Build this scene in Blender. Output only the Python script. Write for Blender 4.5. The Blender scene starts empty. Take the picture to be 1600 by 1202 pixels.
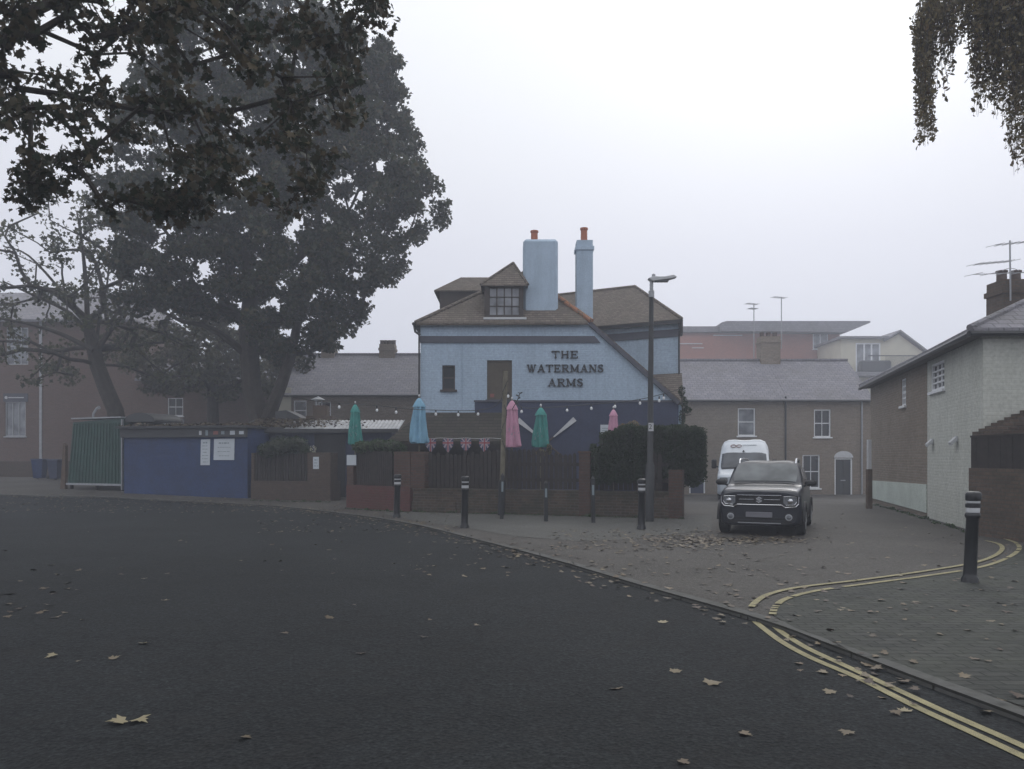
import bpy, math, random
import numpy as np
from mathutils import Matrix, Vector

# ------------------------------------------------------------------ camera, sky, sun, exposure
sc = bpy.context.scene
C = sc.collection
F, HX, HY, CH = 1210.0, 800.0, 715.0, 1.55        # focal length and horizon of the photograph in its own pixels, eye height
cam = bpy.data.cameras.new('camera'); cam.sensor_width = 36; cam.lens = 36*F/1600; cam.shift_y = (HY-601)/1600
cam.clip_start = .05; cam.clip_end = 2000
co = bpy.data.objects.new('camera', cam); C.objects.link(co); co.location = (0, 0, CH); co.rotation_euler = (math.pi/2, 0, 0)
sc.camera = co

SUN_EL, SUN_AZ = math.radians(38), math.radians(22)   # behind the fog, ahead and a little to the right
w = bpy.data.worlds.new('World'); sc.world = w; w.use_nodes = True
nt = w.node_tree; nt.nodes.clear()
out = nt.nodes.new('ShaderNodeOutputWorld'); bg = nt.nodes.new('ShaderNodeBackground')
sky = nt.nodes.new('ShaderNodeTexSky'); sky.sky_type = 'NISHITA'; sky.sun_disc = False
sky.sun_elevation = SUN_EL; sky.sun_rotation = SUN_AZ; sky.air_density = 1; sky.dust_density = 5; sky.ozone_density = 1
hs = nt.nodes.new('ShaderNodeHueSaturation'); hs.inputs['Saturation'].default_value = .12
mx = nt.nodes.new('ShaderNodeMix'); mx.data_type = 'RGBA'; mx.inputs['Factor'].default_value = .92
tcw = nt.nodes.new('ShaderNodeTexCoord'); sx = nt.nodes.new('ShaderNodeSeparateXYZ'); cr = nt.nodes.new('ShaderNodeValToRGB'); ml = nt.nodes.new('ShaderNodeVectorMath'); ml.operation = 'SCALE'
nt.links.new(tcw.outputs['Generated'], sx.inputs[0]); nt.links.new(sx.outputs['Z'], cr.inputs[0]); nt.links.new(cr.outputs[0], ml.inputs[0]); ml.inputs['Scale'].default_value = 15.   # fog bank: white, paler towards the top
e_ = cr.color_ramp.elements; e_[0].position = .02; e_[0].color = (.50, .51, .565, 1); e_[1].position = 1; e_[1].color = (1, 1.02, 1.05, 1)
for ps, cl in ((.25, (.555, .565, .625)), (.42, (.66, .675, .71)), (.7, (.80, .82, .85))): q_ = e_.new(ps); q_.color = (*cl, 1)
nt.links.new(ml.outputs[0], mx.inputs['B'])
nt.links.new(sky.outputs[0], hs.inputs['Color']); nt.links.new(hs.outputs[0], mx.inputs['A'])
nt.links.new(mx.outputs['Result'], bg.inputs['Color']); bg.inputs['Strength'].default_value = .1
nt.links.new(bg.outputs[0], out.inputs['Surface'])

sl = bpy.data.lights.new('sun', 'SUN'); sl.energy = .6; sl.angle = math.radians(25); sl.color = (1, .97, .93)
so = bpy.data.objects.new('sun', sl); C.objects.link(so)
so.rotation_euler = Vector((-math.sin(SUN_AZ)*math.cos(SUN_EL), -math.cos(SUN_AZ)*math.cos(SUN_EL), -math.sin(SUN_EL))).to_track_quat('-Z', 'Y').to_euler()
vs = sc.view_settings; vs.view_transform = 'Standard'; vs.look = 'None'; vs.exposure = 0; vs.gamma = 1; vs.use_curve_mapping = False
sc.cycles.use_denoising = True; sc.cycles.volume_bounces = 2; sc.cycles.max_bounces = 6; sc.cycles.transparent_max_bounces = 8
sc.cycles.volume_step_rate = 5

random.seed(7); RNG = np.random.default_rng(11)
R = random.uniform

# ------------------------------------------------------------------ ground height and placing
def ss(t): t = max(0., min(1., t)); return t*t*(3-2*t)
def g(x, y): return -.32*ss((y-22)/17)*ss((x+4)/6) + .6*ss((y-22)/23)*ss((-x-8)/8)
def at(px, py, Y): return Vector(((px-HX)*Y/F, Y, (HY-py)*Y/F+CH))
def hit(px, py):
    Y = CH*F/(py-HY)
    for _ in range(60):
        Y = .5*Y+.5*(CH-g((px-HX)*Y/F, Y))*F/(py-HY)
    return Vector(((px-HX)*Y/F, Y, g((px-HX)*Y/F, Y)))
def zz(py, Y): return (HY-py)*Y/F+CH
def xx(px, Y): return (px-HX)*Y/F

# ------------------------------------------------------------------ tagging
def tag(o, label=None, cat=None, group=None, kind=None):
    if label: o['label'] = label
    if cat: o['category'] = cat
    if group: o['group'] = group
    if kind: o['kind'] = kind
    return o
def thing(name, label, cat, loc=(0, 0, 0), group=None):
    o = bpy.data.objects.new(name, None); C.objects.link(o); o.location = loc; o.empty_display_size = .2
    return tag(o, label, cat, group)
def parent_to(o, p):
    o.parent = p
    if p.type == 'EMPTY' and p.parent is None:
        o.matrix_parent_inverse = Matrix.Translation(-Vector(p.location))
def copy_tree(src, loc, label, rz=0):
    r = src.copy(); C.objects.link(r); r.location = loc; r.rotation_euler = (src.rotation_euler[0], src.rotation_euler[1], rz); r['label'] = label
    for ch in src.children:
        c = ch.copy(); C.objects.link(c); c.parent = r; c.matrix_parent_inverse = ch.matrix_parent_inverse.copy()
        for gr in ch.children:
            d = gr.copy(); C.objects.link(d); d.parent = c; d.matrix_parent_inverse = gr.matrix_parent_inverse.copy()
    return r

# ------------------------------------------------------------------ mesh builder
class MB:
    def __init__(s, T=None): s.v = []; s.f = []; s.T = T
    def add(s, vs_, fs):
        b = len(s.v)
        for p in vs_:
            p = Vector(p)
            s.v.append(s.T @ p if s.T is not None else p)
        for q in fs: s.f.append([b+i for i in q])
        return s
    def box(s, x0, x1, y0, y1, z0, z1, M=None):
        p = [(x0, y0, z0), (x1, y0, z0), (x1, y1, z0), (x0, y1, z0), (x0, y0, z1), (x1, y0, z1), (x1, y1, z1), (x0, y1, z1)]
        if M is not None: p = [M @ Vector(q) for q in p]
        return s.add(p, [(0, 3, 2, 1), (4, 5, 6, 7), (0, 1, 5, 4), (1, 2, 6, 5), (2, 3, 7, 6), (3, 0, 4, 7)])
    def rbox(s, x0, x1, y0, y1, z0, z1, b=.02, M=None):   # box with chamfered edges
        p = []; f = []
        hx, hy, hz = (x1-x0)/2, (y1-y0)/2, (z1-z0)/2; c = Vector(((x0+x1)/2, (y0+y1)/2, (z0+z1)/2))
        b = min(b, hx*.9, hy*.9, hz*.9); idx = {}
        for sx in (-1, 1):
            for sy in (-1, 1):
                for sz in (-1, 1):
                    for a in range(3):
                        q = [sx*(hx-b), sy*(hy-b), sz*(hz-b)]; q[a] = (sx*hx, sy*hy, sz*hz)[a]
                        idx[(sx, sy, sz, a)] = len(p); q = c+Vector(q); p.append(M @ q if M is not None else q)
        for a in range(3):
            o1, o2 = (a+1) % 3, (a+2) % 3
            for sg in (-1, 1):
                L = []
                for (t1, t2) in ((-1, -1), (1, -1), (1, 1), (-1, 1)):
                    k = [0, 0, 0]; k[a] = sg; k[o1] = t1; k[o2] = t2; L.append(idx[(*k, a)])
                f.append(L if sg > 0 else L[::-1])
            for t1 in (-1, 1):
                for t2 in (-1, 1):
                    k = [0, 0, 0]; k[o1] = t1; k[o2] = t2; k[a] = -1; A = tuple(k); k[a] = 1; B = tuple(k)
                    L = [idx[(*A, o1)], idx[(*B, o1)], idx[(*B, o2)], idx[(*A, o2)]]
                    f.append(L if t1*t2 < 0 else L[::-1])
        for sx in (-1, 1):
            for sy in (-1, 1):
                for sz in (-1, 1):
                    L = [idx[(sx, sy, sz, a)] for a in range(3)]
                    f.append(L if sx*sy*sz > 0 else L[::-1])
        return s.add(p, f)
    def quad(s, a, b, c, d): return s.add([a, b, c, d], [(0, 1, 2, 3)])
    def poly(s, pts): return s.add(pts, [tuple(range(len(pts)))])
    def prism(s, pts, d):       # closed solid: polygon swept by the vector d
        n = len(pts); d = Vector(d); P = [Vector(p) for p in pts]; P2 = [p+d for p in P]
        nn = Vector((0, 0, 0))
        for i in range(n): nn += P[i].cross(P[(i+1) % n])
        if nn.dot(d) > 0: P, P2 = P[::-1], P2[::-1]
        return s.add(P+P2, [tuple(range(n)), tuple(range(2*n-1, n-1, -1))]+[(i, i+n, (i+1) % n+n, (i+1) % n) for i in range(n)])
    def tube(s, pts, r, n=8, cap=True):
        P = [Vector(p) for p in pts]; m = len(P); rr = r if isinstance(r, (list, tuple)) else [r]*m
        V = []; fs = []; prev = None
        for i in range(m):
            t = (P[min(i+1, m-1)]-P[max(i-1, 0)])
            if t.length < 1e-7: t = Vector((0, 0, 1))
            t.normalize()
            a = prev if prev is not None else (Vector((1, 0, 0)) if abs(t.x) < .9 else Vector((0, 1, 0)))
            a = (a-t*a.dot(t)); a = a.normalized() if a.length > 1e-5 else t.orthogonal().normalized(); b = t.cross(a); prev = a
            for k in range(n):
                th = 2*math.pi*k/n; V.append(P[i]+a*math.cos(th)*rr[i]+b*math.sin(th)*rr[i])
        for i in range(m-1):
            for k in range(n): fs.append((i*n+k, i*n+(k+1) % n, (i+1)*n+(k+1) % n, (i+1)*n+k))
        if cap: fs.append(tuple(range(n-1, -1, -1))); fs.append(tuple((m-1)*n+k for k in range(n)))
        return s.add(V, fs)
    def lathe(s, prof, c=(0, 0, 0), n=20, M=None, wob=None):
        V = []; c = Vector(c)
        for j, (r_, z) in enumerate(prof):
            for k in range(n):
                th = 2*math.pi*k/n; q = r_*(wob(th, j) if wob else 1)
                p = Vector((q*math.cos(th), q*math.sin(th), z)); V.append((M @ p if M is not None else p)+c)
        fs = []
        for j in range(len(prof)-1):
            for k in range(n): fs.append((j*n+k, j*n+(k+1) % n, (j+1)*n+(k+1) % n, (j+1)*n+k))
        fs.append(tuple(range(n-1, -1, -1))); fs.append(tuple((len(prof)-1)*n+k for k in range(n)))
        return s.add(V, fs)
    def build(s, name, mat, parent=None, smooth=False, bevel=0):
        me = bpy.data.meshes.new(name); me.from_pydata([tuple(p) for p in s.v], [], s.f); me.validate(); me.update()
        uv = me.uv_layers.new(name='uv').data
        for p in me.polygons:
            n = p.normal; t = Vector((0, 0, 1)).cross(n)
            t = Vector((1, 0, 0)) if t.length < .15 else t.normalized()
            b = n.cross(t)
            for li in p.loop_indices:
                q = me.vertices[me.loops[li].vertex_index].co
                uv[li].uv = (q.dot(t), q.dot(b))
            p.use_smooth = smooth
        o = bpy.data.objects.new(name, me); C.objects.link(o); me.materials.append(mat)
        if smooth == 'auto' or smooth:
            try: me.set_sharp_from_angle(angle=math.radians(38))
            except Exception: pass
        if bevel:
            b = o.modifiers.new('bevel', 'BEVEL'); b.width = bevel; b.segments = 2; b.limit_method = 'ANGLE'
        if parent: parent_to(o, parent)
        return o

# ------------------------------------------------------------------ materials (albedo, save the bonnet sheen and haze-paled leaves; light comes from the sky)
MATS = {}
def nodes(name):
    m = bpy.data.materials.new(name); m.use_nodes = True; t = m.node_tree; b = t.nodes['Principled BSDF']
    return m, t, b
def N(t, k, **kw):
    n = t.nodes.new(k)
    for a, v in kw.items():
        if a in n.inputs: n.inputs[a].default_value = v
        else: setattr(n, a, v)
    return n
def mixc(t, fac, a, b, mode='MIX'):
    m = t.nodes.new('ShaderNodeMix'); m.data_type = 'RGBA'; m.blend_type = mode
    for sock, v in (('Factor', fac), ('A', a), ('B', b)):
        if hasattr(v, 'links'): t.links.new(v, m.inputs[sock])
        elif sock == 'Factor': m.inputs[sock].default_value = v
        else: m.inputs[sock].default_value = (*v[:3], 1)
    return m.outputs['Result']
def ramp(t, src, a, b, c0=(0, 0, 0), c1=(1, 1, 1)):
    r = t.nodes.new('ShaderNodeValToRGB'); r.color_ramp.elements[0].position = a; r.color_ramp.elements[1].position = b
    r.color_ramp.elements[0].color = (*c0, 1); r.color_ramp.elements[1].color = (*c1, 1); t.links.new(src, r.inputs[0]); return r.outputs[0]
def bump(t, b, src, dist=.01, strength=.6):
    n = N(t, 'ShaderNodeBump', Strength=strength, Distance=dist); t.links.new(src, n.inputs['Height']); t.links.new(n.outputs[0], b.inputs['Normal'])
def streaks(t, tc, c, base, amt=.34):      # rain-washed dirt running down the wall
    mp = N(t, 'ShaderNodeMapping'); mp.inputs['Scale'].default_value = (3.2, 3.2, .28); t.links.new(tc.outputs['Object'], mp.inputs['Vector'])
    ns = N(t, 'ShaderNodeTexNoise', Scale=1.6, Detail=6, Roughness=.7); t.links.new(mp.outputs[0], ns.inputs['Vector'])
    nb = N(t, 'ShaderNodeTexNoise', Scale=1.1, Detail=5, Roughness=.6); t.links.new(tc.outputs['Object'], nb.inputs['Vector'])
    ml_ = N(t, 'ShaderNodeMath', operation='MULTIPLY'); t.links.new(ramp(t, ns.outputs[0], .45, .7), ml_.inputs[0]); ml_.inputs[1].default_value = amt
    c = mixc(t, ml_.outputs[0], c, [x*k for x, k in zip(base, (.62, .64, .66))])
    m2 = N(t, 'ShaderNodeMath', operation='MULTIPLY'); t.links.new(ramp(t, nb.outputs[0], .55, .75), m2.inputs[0]); m2.inputs[1].default_value = .5
    return mixc(t, m2.outputs[0], c, [min(1, x*1.18) for x in base])
def plain(name, col, rough=.6, var=.18, scale=2., metal=0, spec=.4, fine=0, bmp=.002, coat=0, streak=0):
    if name in MATS: return MATS[name]
    m, t, b = nodes(name); tc = N(t, 'ShaderNodeTexCoord')
    n1 = N(t, 'ShaderNodeTexNoise', Scale=scale, Detail=6, Roughness=.65); t.links.new(tc.outputs['Object'], n1.inputs['Vector'])
    f = ramp(t, n1.outputs[0], .3, .72)
    c = mixc(t, f, [x*(1-var) for x in col], [min(1, x*(1+var)) for x in col])
    if fine:
        n2 = N(t, 'ShaderNodeTexNoise', Scale=scale*25, Detail=3); t.links.new(tc.outputs['Object'], n2.inputs['Vector'])
        c = mixc(t, fine, c, ramp(t, n2.outputs[0], .35, .65), 'OVERLAY')
    if streak: c = streaks(t, tc, c, col)
    t.links.new(c, b.inputs['Base Color']); b.inputs['Metallic'].default_value = metal
    b.inputs['Specular IOR Level'].default_value = spec; b.inputs['Coat Weight'].default_value = coat; b.inputs['Coat Roughness'].default_value = .08
    n3 = N(t, 'ShaderNodeTexNoise', Scale=scale*9, Detail=4); t.links.new(tc.outputs['Object'], n3.inputs['Vector'])
    rr = N(t, 'ShaderNodeMapRange'); t.links.new(n3.outputs[0], rr.inputs[0]); rr.inputs[3].default_value = max(.03, rough-.1); rr.inputs[4].default_value = min(1, rough+.1)
    t.links.new(rr.outputs[0], b.inputs['Roughness'])
    if bmp: bump(t, b, n3.outputs[0], bmp)
    MATS[name] = m; return m
def bricky(name, c1, c2, mortar, bw=.225, bh=.075, ms=.01, rough=.9, stain=.35, staincol=None, bd=.008, offset=.5, var=1.2, stainscale=.7, squash=1, rows=0, streak=0):
    if name in MATS: return MATS[name]
    m, t, b = nodes(name); tc = N(t, 'ShaderNodeTexCoord')
    dn = N(t, 'ShaderNodeTexNoise', Scale=2.2, Detail=2); t.links.new(tc.outputs['UV'], dn.inputs['Vector'])
    ad = N(t, 'ShaderNodeVectorMath', operation='MULTIPLY_ADD'); t.links.new(dn.outputs['Color'], ad.inputs[0]); ad.inputs[1].default_value = (.012, .012, 0); t.links.new(tc.outputs['UV'], ad.inputs[2])
    br = N(t, 'ShaderNodeTexBrick', Scale=1.); br.offset = offset
    br.inputs['Color1'].default_value = (*c1, 1); br.inputs['Color2'].default_value = (*c2, 1); br.inputs['Mortar'].default_value = (*mortar, 1)
    br.inputs['Brick Width'].default_value = bw; br.inputs['Row Height'].default_value = bh; br.inputs['Mortar Size'].default_value = ms
    br.inputs['Mortar Smooth'].default_value = .3; br.inputs['Bias'].default_value = -.1
    t.links.new(ad.outputs[0], br.inputs['Vector'])
    n1 = N(t, 'ShaderNodeTexNoise', Scale=stainscale, Detail=7, Roughness=.7); t.links.new(tc.outputs['Object'], n1.inputs['Vector'])
    n2 = N(t, 'ShaderNodeTexNoise', Scale=14., Detail=4); t.links.new(tc.outputs['Object'], n2.inputs['Vector'])
    c = mixc(t, .5, streaks(t, tc, br.outputs['Color'], c1) if streak else br.outputs['Color'], ramp(t, n2.outputs[0], .2, .8, (.3, .3, .3), (.75, .75, .75)), 'OVERLAY')
    sc_ = staincol or [x*.45 for x in c1]
    if rows:
        sp_ = N(t, 'ShaderNodeSeparateXYZ'); t.links.new(ad.outputs[0], sp_.inputs[0]); dv = N(t, 'ShaderNodeMath', operation='DIVIDE'); t.links.new(sp_.outputs['Y'], dv.inputs[0]); dv.inputs[1].default_value = bh
        fr_ = N(t, 'ShaderNodeMath', operation='FRACT'); t.links.new(dv.outputs[0], fr_.inputs[0])
        c = mixc(t, ramp(t, fr_.outputs[0], .0, .45, (rows, rows, rows), (0, 0, 0)), c, [x*.25 for x in c1])
    fa = N(t, 'ShaderNodeMath', operation='MULTIPLY'); t.links.new(ramp(t, n1.outputs[0], .42, .7), fa.inputs[0]); fa.inputs[1].default_value = stain
    c = mixc(t, fa.outputs[0], c, sc_)
    t.links.new(c, b.inputs['Base Color']); b.inputs['Roughness'].default_value = rough; b.inputs['Specular IOR Level'].default_value = .25
    hh = N(t, 'ShaderNodeMath', operation='SUBTRACT'); t.links.new(n2.outputs[0], hh.inputs[0]); t.links.new(br.outputs['Fac'], hh.inputs[1])
    bump(t, b, hh.outputs[0], bd, .9)
    MATS[name] = m; return m
def glassy(name, col=(.02, .022, .025), rough=.08):
    if name in MATS: return MATS[name]
    m, t, b = nodes(name); tc = N(t, 'ShaderNodeTexCoord')
    n1 = N(t, 'ShaderNodeTexNoise', Scale=1.5, Detail=3); t.links.new(tc.outputs['Object'], n1.inputs['Vector'])
    t.links.new(mixc(t, ramp(t, n1.outputs[0], .35, .65), [x*.6 for x in col], [x*1.5 for x in col]), b.inputs['Base Color'])
    b.inputs['Roughness'].default_value = rough; b.inputs['Specular IOR Level'].default_value = .5
    bump(t, b, n1.outputs[0], .004, .3); MATS[name] = m; return m
def leafy(name, cols, rough=.6, trans=.25):
    if name in MATS: return MATS[name]
    m, t, b = nodes(name); ge = N(t, 'ShaderNodeNewGeometry'); tc = N(t, 'ShaderNodeTexCoord')
    r = t.nodes.new('ShaderNodeValToRGB'); e = r.color_ramp.elements
    while len(e) < len(cols): e.new(.5)
    for i, c in enumerate(cols): e[i].position = i/(len(cols)-1); e[i].color = (*c, 1)
    t.links.new(ge.outputs['Random Per Island'], r.inputs[0])
    n1 = N(t, 'ShaderNodeTexNoise', Scale=.6, Detail=2); t.links.new(tc.outputs['Object'], n1.inputs['Vector'])
    c = mixc(t, .35, r.outputs[0], ramp(t, n1.outputs[0], .3, .7, (.3, .3, .3), (.7, .7, .7)), 'OVERLAY')
    t.links.new(c, b.inputs['Base Color']); b.inputs['Roughness'].default_value = rough; b.inputs['Specular IOR Level'].default_value = .3
    if trans:
        tr = N(t, 'ShaderNodeBsdfTranslucent'); t.links.new(c, tr.inputs[0]); ms_ = N(t, 'ShaderNodeMixShader'); ms_.inputs[0].default_value = trans
        t.links.new(b.outputs[0], ms_.inputs[1]); t.links.new(tr.outputs[0], ms_.inputs[2]); t.links.new(ms_.outputs[0], t.nodes['Material Output'].inputs['Surface'])
    MATS[name] = m; return m
def tarmac(name, ca, cb, grain=260., rough=.85, crack=0, blot=.5, spec=.35, tint=(.06, .05, .04)):
    m, t, b = nodes(name); tc = N(t, 'ShaderNodeTexCoord'); O = tc.outputs['Object']
    n1 = N(t, 'ShaderNodeTexNoise', Scale=grain*.35, Detail=5, Roughness=.8); t.links.new(O, n1.inputs['Vector'])
    v1 = N(t, 'ShaderNodeTexVoronoi', Scale=grain*.28); t.links.new(O, v1.inputs['Vector'])
    n2 = N(t, 'ShaderNodeTexNoise', Scale=.45, Detail=6, Roughness=.6); t.links.new(O, n2.inputs['Vector'])
    n3 = N(t, 'ShaderNodeTexNoise', Scale=3.1, Detail=5); t.links.new(O, n3.inputs['Vector'])
    c = mixc(t, ramp(t, n1.outputs[0], .38, .64), ca, cb)
    c = mixc(t, .75, c, ramp(t, v1.outputs['Color'], 0, 1, (.28, .28, .28), (.72, .72, .72)), 'OVERLAY')
    n4 = N(t, 'ShaderNodeTexNoise', Scale=16., Detail=6, Roughness=.85); t.links.new(O, n4.inputs['Vector']); c = mixc(t, .55, c, ramp(t, n4.outputs[0], .4, .6, (.36, .36, .36), (.64, .64, .64)), 'OVERLAY')
    c = mixc(t, blot, c, ramp(t, n2.outputs[0], .3, .7, (.38, .38, .38), (.62, .62, .62)), 'OVERLAY')
    f = N(t, 'ShaderNodeMath', operation='MULTIPLY'); t.links.new(ramp(t, n3.outputs[0], .5, .75), f.inputs[0]); f.inputs[1].default_value = .35
    c = mixc(t, f.outputs[0], c, tint)
    if crack:
        vc = N(t, 'ShaderNodeTexVoronoi', Scale=.35); vc.feature = 'DISTANCE_TO_EDGE'
        wv = N(t, 'ShaderNodeVectorMath', operation='MULTIPLY_ADD'); t.links.new(n3.outputs['Color'], wv.inputs[0]); wv.inputs[1].default_value = (.5, .5, .5); t.links.new(O, wv.inputs[2]); t.links.new(wv.outputs[0], vc.inputs['Vector'])
        k = ramp(t, vc.outputs['Distance'], .0, .006, (crack, crack, crack), (0, 0, 0)); c = mixc(t, k, c, [x*.4 for x in ca])
    t.links.new(c, b.inputs['Base Color']); b.inputs['Roughness'].default_value = rough; b.inputs['Specular IOR Level'].default_value = spec
    h = N(t, 'ShaderNodeMath', operation='ADD'); t.links.new(n1.outputs[0], h.inputs[0]); t.links.new(v1.outputs['Distance'], h.inputs[1]); bump(t, b, h.outputs[0], .006, .8)
    MATS[name] = m; return m

M_asph = tarmac('asphalt', (.005, .006, .0066), (.027, .030, .032), crack=.5, blot=1., spec=.16, rough=.85, grain=120, tint=(.022, .021, .020))
M_side = tarmac('old_tarmac', (.036, .033, .029), (.082, .076, .069), grain=120, tint=(.040, .033, .027), blot=1.)
M_foot = tarmac('footway_concrete', (.050, .050, .046), (.098, .097, .090), grain=220, tint=(.05, .052, .04), blot=.7)
M_earth = plain('earth', (.08, .07, .055), .95, .3, .5)
M_yel = plain('yellow_paint', (.235, .21, .115), .8, .3, 9., fine=.5)
M_blue = bricky('pale_blue_painted_brick', (.38, .47, .58), (.40, .50, .61), (.35, .44, .55), stain=.25, staincol=(.25, .31, .37), bd=.004, stainscale=.9, streak=1)
M_bluer = plain('pale_blue_render', (.37, .46, .56), .85, .08, 1.5, fine=.15, streak=1)
M_navy = plain('navy_masonry_paint', (.036, .045, .088), .75, .15, 1.5, fine=.2, streak=1)
M_band = plain('dark_grey_blue_band', (.075, .078, .10), .7, .15, 3.)
M_let = plain('black_letters', (.02, .02, .023), .5, .1)
M_tile = bricky('clay_roof_tiles', (.125, .104, .09), (.19, .158, .135), (.085, .072, .062), .17, .13, .008, rows=.75, stain=.6, staincol=(.12, .11, .085), bd=.02, stainscale=1.4)
M_tiled = bricky('dark_roof_tiles', (.040, .034, .030), (.062, .052, .044), (.025, .022, .02), .3, .26, .012, rows=.7, stain=.6, staincol=(.03, .035, .02), bd=.03, stainscale=1.4)
M_rid = bricky('orange_ridge_tiles', (.33, .14, .075), (.25, .14, .09), (.1, .08, .06), .33, .5, .02, stain=.5, staincol=(.14, .13, .1), stainscale=4)
M_terra = plain('terracotta', (.36, .13, .075), .8, .2, 5.)
M_dkpot = plain('sooty_pot', (.10, .075, .065), .85, .2, 5.)
M_slate = bricky('grey_slate', (.20, .195, .22), (.255, .245, .27), (.12, .117, .13), .3, .2, .012, stain=.4, staincol=(.12, .115, .09), bd=.012, stainscale=.6)
M_stock = bricky('stock_brick', (.21, .17, .135), (.26, .21, .17), (.22, .20, .17), stain=.4, staincol=(.12, .095, .07))
M_stock2 = bricky('yellow_stock_brick', (.25, .21, .17), (.21, .17, .14), (.23, .21, .18), stain=.4, staincol=(.13, .11, .08))
M_red = bricky('red_brick', (.36, .13, .085), (.29, .11, .075), (.25, .17, .14), stain=.25, staincol=(.2, .1, .07))
M_office = bricky('plum_brick', (.16, .105, .09), (.13, .09, .078), (.13, .115, .105), stain=.4, staincol=(.12, .07, .055))
M_wallb = bricky('weathered_wall_brick', (.095, .066, .05), (.055, .042, .036), (.10, .092, .078), stain=.85, staincol=(.034, .04, .026), stainscale=2.2, bd=.012)
M_pier = bricky('pier_brick', (.105, .060, .048), (.078, .050, .042), (.075, .066, .058), stain=.5, staincol=(.05, .04, .03), stainscale=2.5, bd=.012)
M_redp = bricky('red_painted_brick', (.115, .045, .042), (.095, .040, .038), (.08, .045, .042), stain=.7, staincol=(.09, .06, .045), stainscale=2.5)
M_brown = bricky('brown_brick', (.090, .062, .048), (.072, .052, .042), (.075, .064, .055), stain=.5, staincol=(.06, .05, .035), stainscale=2)
M_sage = bricky('sage_painted_brick', (.51, .52, .475), (.525, .535, .49), (.485, .495, .455), stain=.35, staincol=(.38, .39, .34), bd=.003, stainscale=.8, streak=1)
M_sager = plain('sage_render', (.50, .55, .50), .85, .12, 1.5, fine=.2)
M_dark = plain('dark_stained_timber', (.028, .022, .020), .8, .35, 6., fine=.3)
M_dkbrick = bricky('dark_garden_brick', (.12, .085, .065), (.085, .064, .052), (.085, .075, .065), stain=.5, staincol=(.05, .048, .035), stainscale=2)
M_black = plain('black_paint', (.012, .013, .015), .38, .3, 7., spec=.5)
M_white = plain('white_gloss_paint', (.75, .76, .78), .45, .06, 3.)
M_dull = plain('dull_white', (.52, .53, .55), .6, .12, 6.)
M_frame = plain('brown_window_paint', (.045, .035, .03), .6, .2, 5.)
M_door = plain('brown_door_paint', (.085, .07, .05), .6, .2, 4.)
M_bdoor = plain('blue_door_paint', (.035, .045, .085), .5, .15, 4.)
M_gdoor = plain('charcoal_door_paint', (.04, .042, .045), .5, .15, 4.)
M_glass = glassy('dark_glass'); M_glassl = glassy('curtained_glass', (.20, .21, .23), .15)
M_shed = plain('blue_shed_paint', (.014, .034, .105), .6, .25, 1.5, fine=.3)
M_green = plain('green_sheet_metal', (.022, .062, .05), .55, .25, 2., fine=.3)
M_timber = plain('weathered_timber', (.15, .135, .10), .85, .3, 8., fine=.3)
M_wood = plain('brown_timber', (.09, .06, .04), .8, .3, 6.)
M_corr = plain('pale_roof_sheet', (.42, .43, .45), .5, .35, 2.5)
M_gal = plain('galvanised_steel', (.34, .35, .37), .45, .15, 8., metal=.5)
M_teal = plain('teal_canvas', (.05, .23, .21), .85, .15, 5., fine=.15)
M_sky = plain('sky_blue_canvas', (.19, .36, .49), .85, .12, 5., fine=.15)
M_pink = plain('pink_canvas', (.50, .26, .36), .85, .12, 5., fine=.15)
M_cream = plain('cream_render', (.55, .52, .42), .85, .08, 1.)
M_bark = plain('bark', (.045, .038, .032), .95, .35, 4., fine=.4, bmp=.02)
M_paper = plain('white_paper', (.50, .54, .58), .7, .06, 4.)
M_ink = plain('grey_ink', (.22, .27, .30), .7, .1)
M_carp = plain('car_dark_paint', (.012, .014, .022), .35, .2, 3., spec=.4, coat=.35, bmp=0)
M_carpl = plain('car_paint_sky_sheen', (.03, .03, .036), .3, .15, 3., spec=.5, coat=.6, bmp=0)  # same car paint, lightened to carry the sky reflected on the bonnet
M_plas = plain('black_plastic', (.014, .014, .016), .6, .2, 9.)
M_chrome = plain('chrome', (.62, .63, .65), .18, .05, 5., metal=1, bmp=0)
M_lamp = plain('lamp_lens', (.15, .16, .175), .12, .3, 30., spec=.6, bmp=0)
M_rub = plain('tyre_rubber', (.018, .018, .019), .85, .2, 9.)
M_van = plain('van_white_paint', (.72, .75, .79), .3, .05, 2., coat=.5, bmp=0)
M_screen = glassy('windscreen_glass', (.10, .11, .115), .06)
M_vscreen = glassy('van_windscreen_glass', (.06, .065, .075), .06)
M_plate = plain('blurred_plate', (.16, .16, .18), .6, .1)
M_pinkw = plain('pale_pink_paint', (.55, .45, .48), .7, .1)
M_rimr = plain('red_brown_trim', (.22, .08, .07), .6, .2)
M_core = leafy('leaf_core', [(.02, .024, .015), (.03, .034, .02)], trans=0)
L_main = leafy('maple_leaves_dark', [(.020, .030, .016), (.034, .044, .022), (.05, .055, .026), (.075, .062, .03)])  # dark green to brown leaf palette of the big maple
L_near = leafy('maple_leaves_near', [(.022, .032, .018), (.035, .044, .024), (.05, .05, .03), (.075, .062, .038), (.10, .078, .045)])
L_birch = leafy('birch_leaves', [(.09, .075, .045), (.13, .11, .065), (.17, .14, .07), (.11, .07, .045)])
L_thin = leafy('thin_tree_leaves', [(.04, .05, .028), (.06, .07, .035), (.09, .085, .04)])
L_hazy = leafy('haze_paled_leaves', [(.05, .055, .035), (.08, .08, .045), (.11, .10, .055)])  # leaf colours paled to put haze into the rear tree
L_hedge = leafy('hedge_leaves', [(.016, .028, .013), (.026, .042, .018), (.035, .05, .024)])
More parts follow.
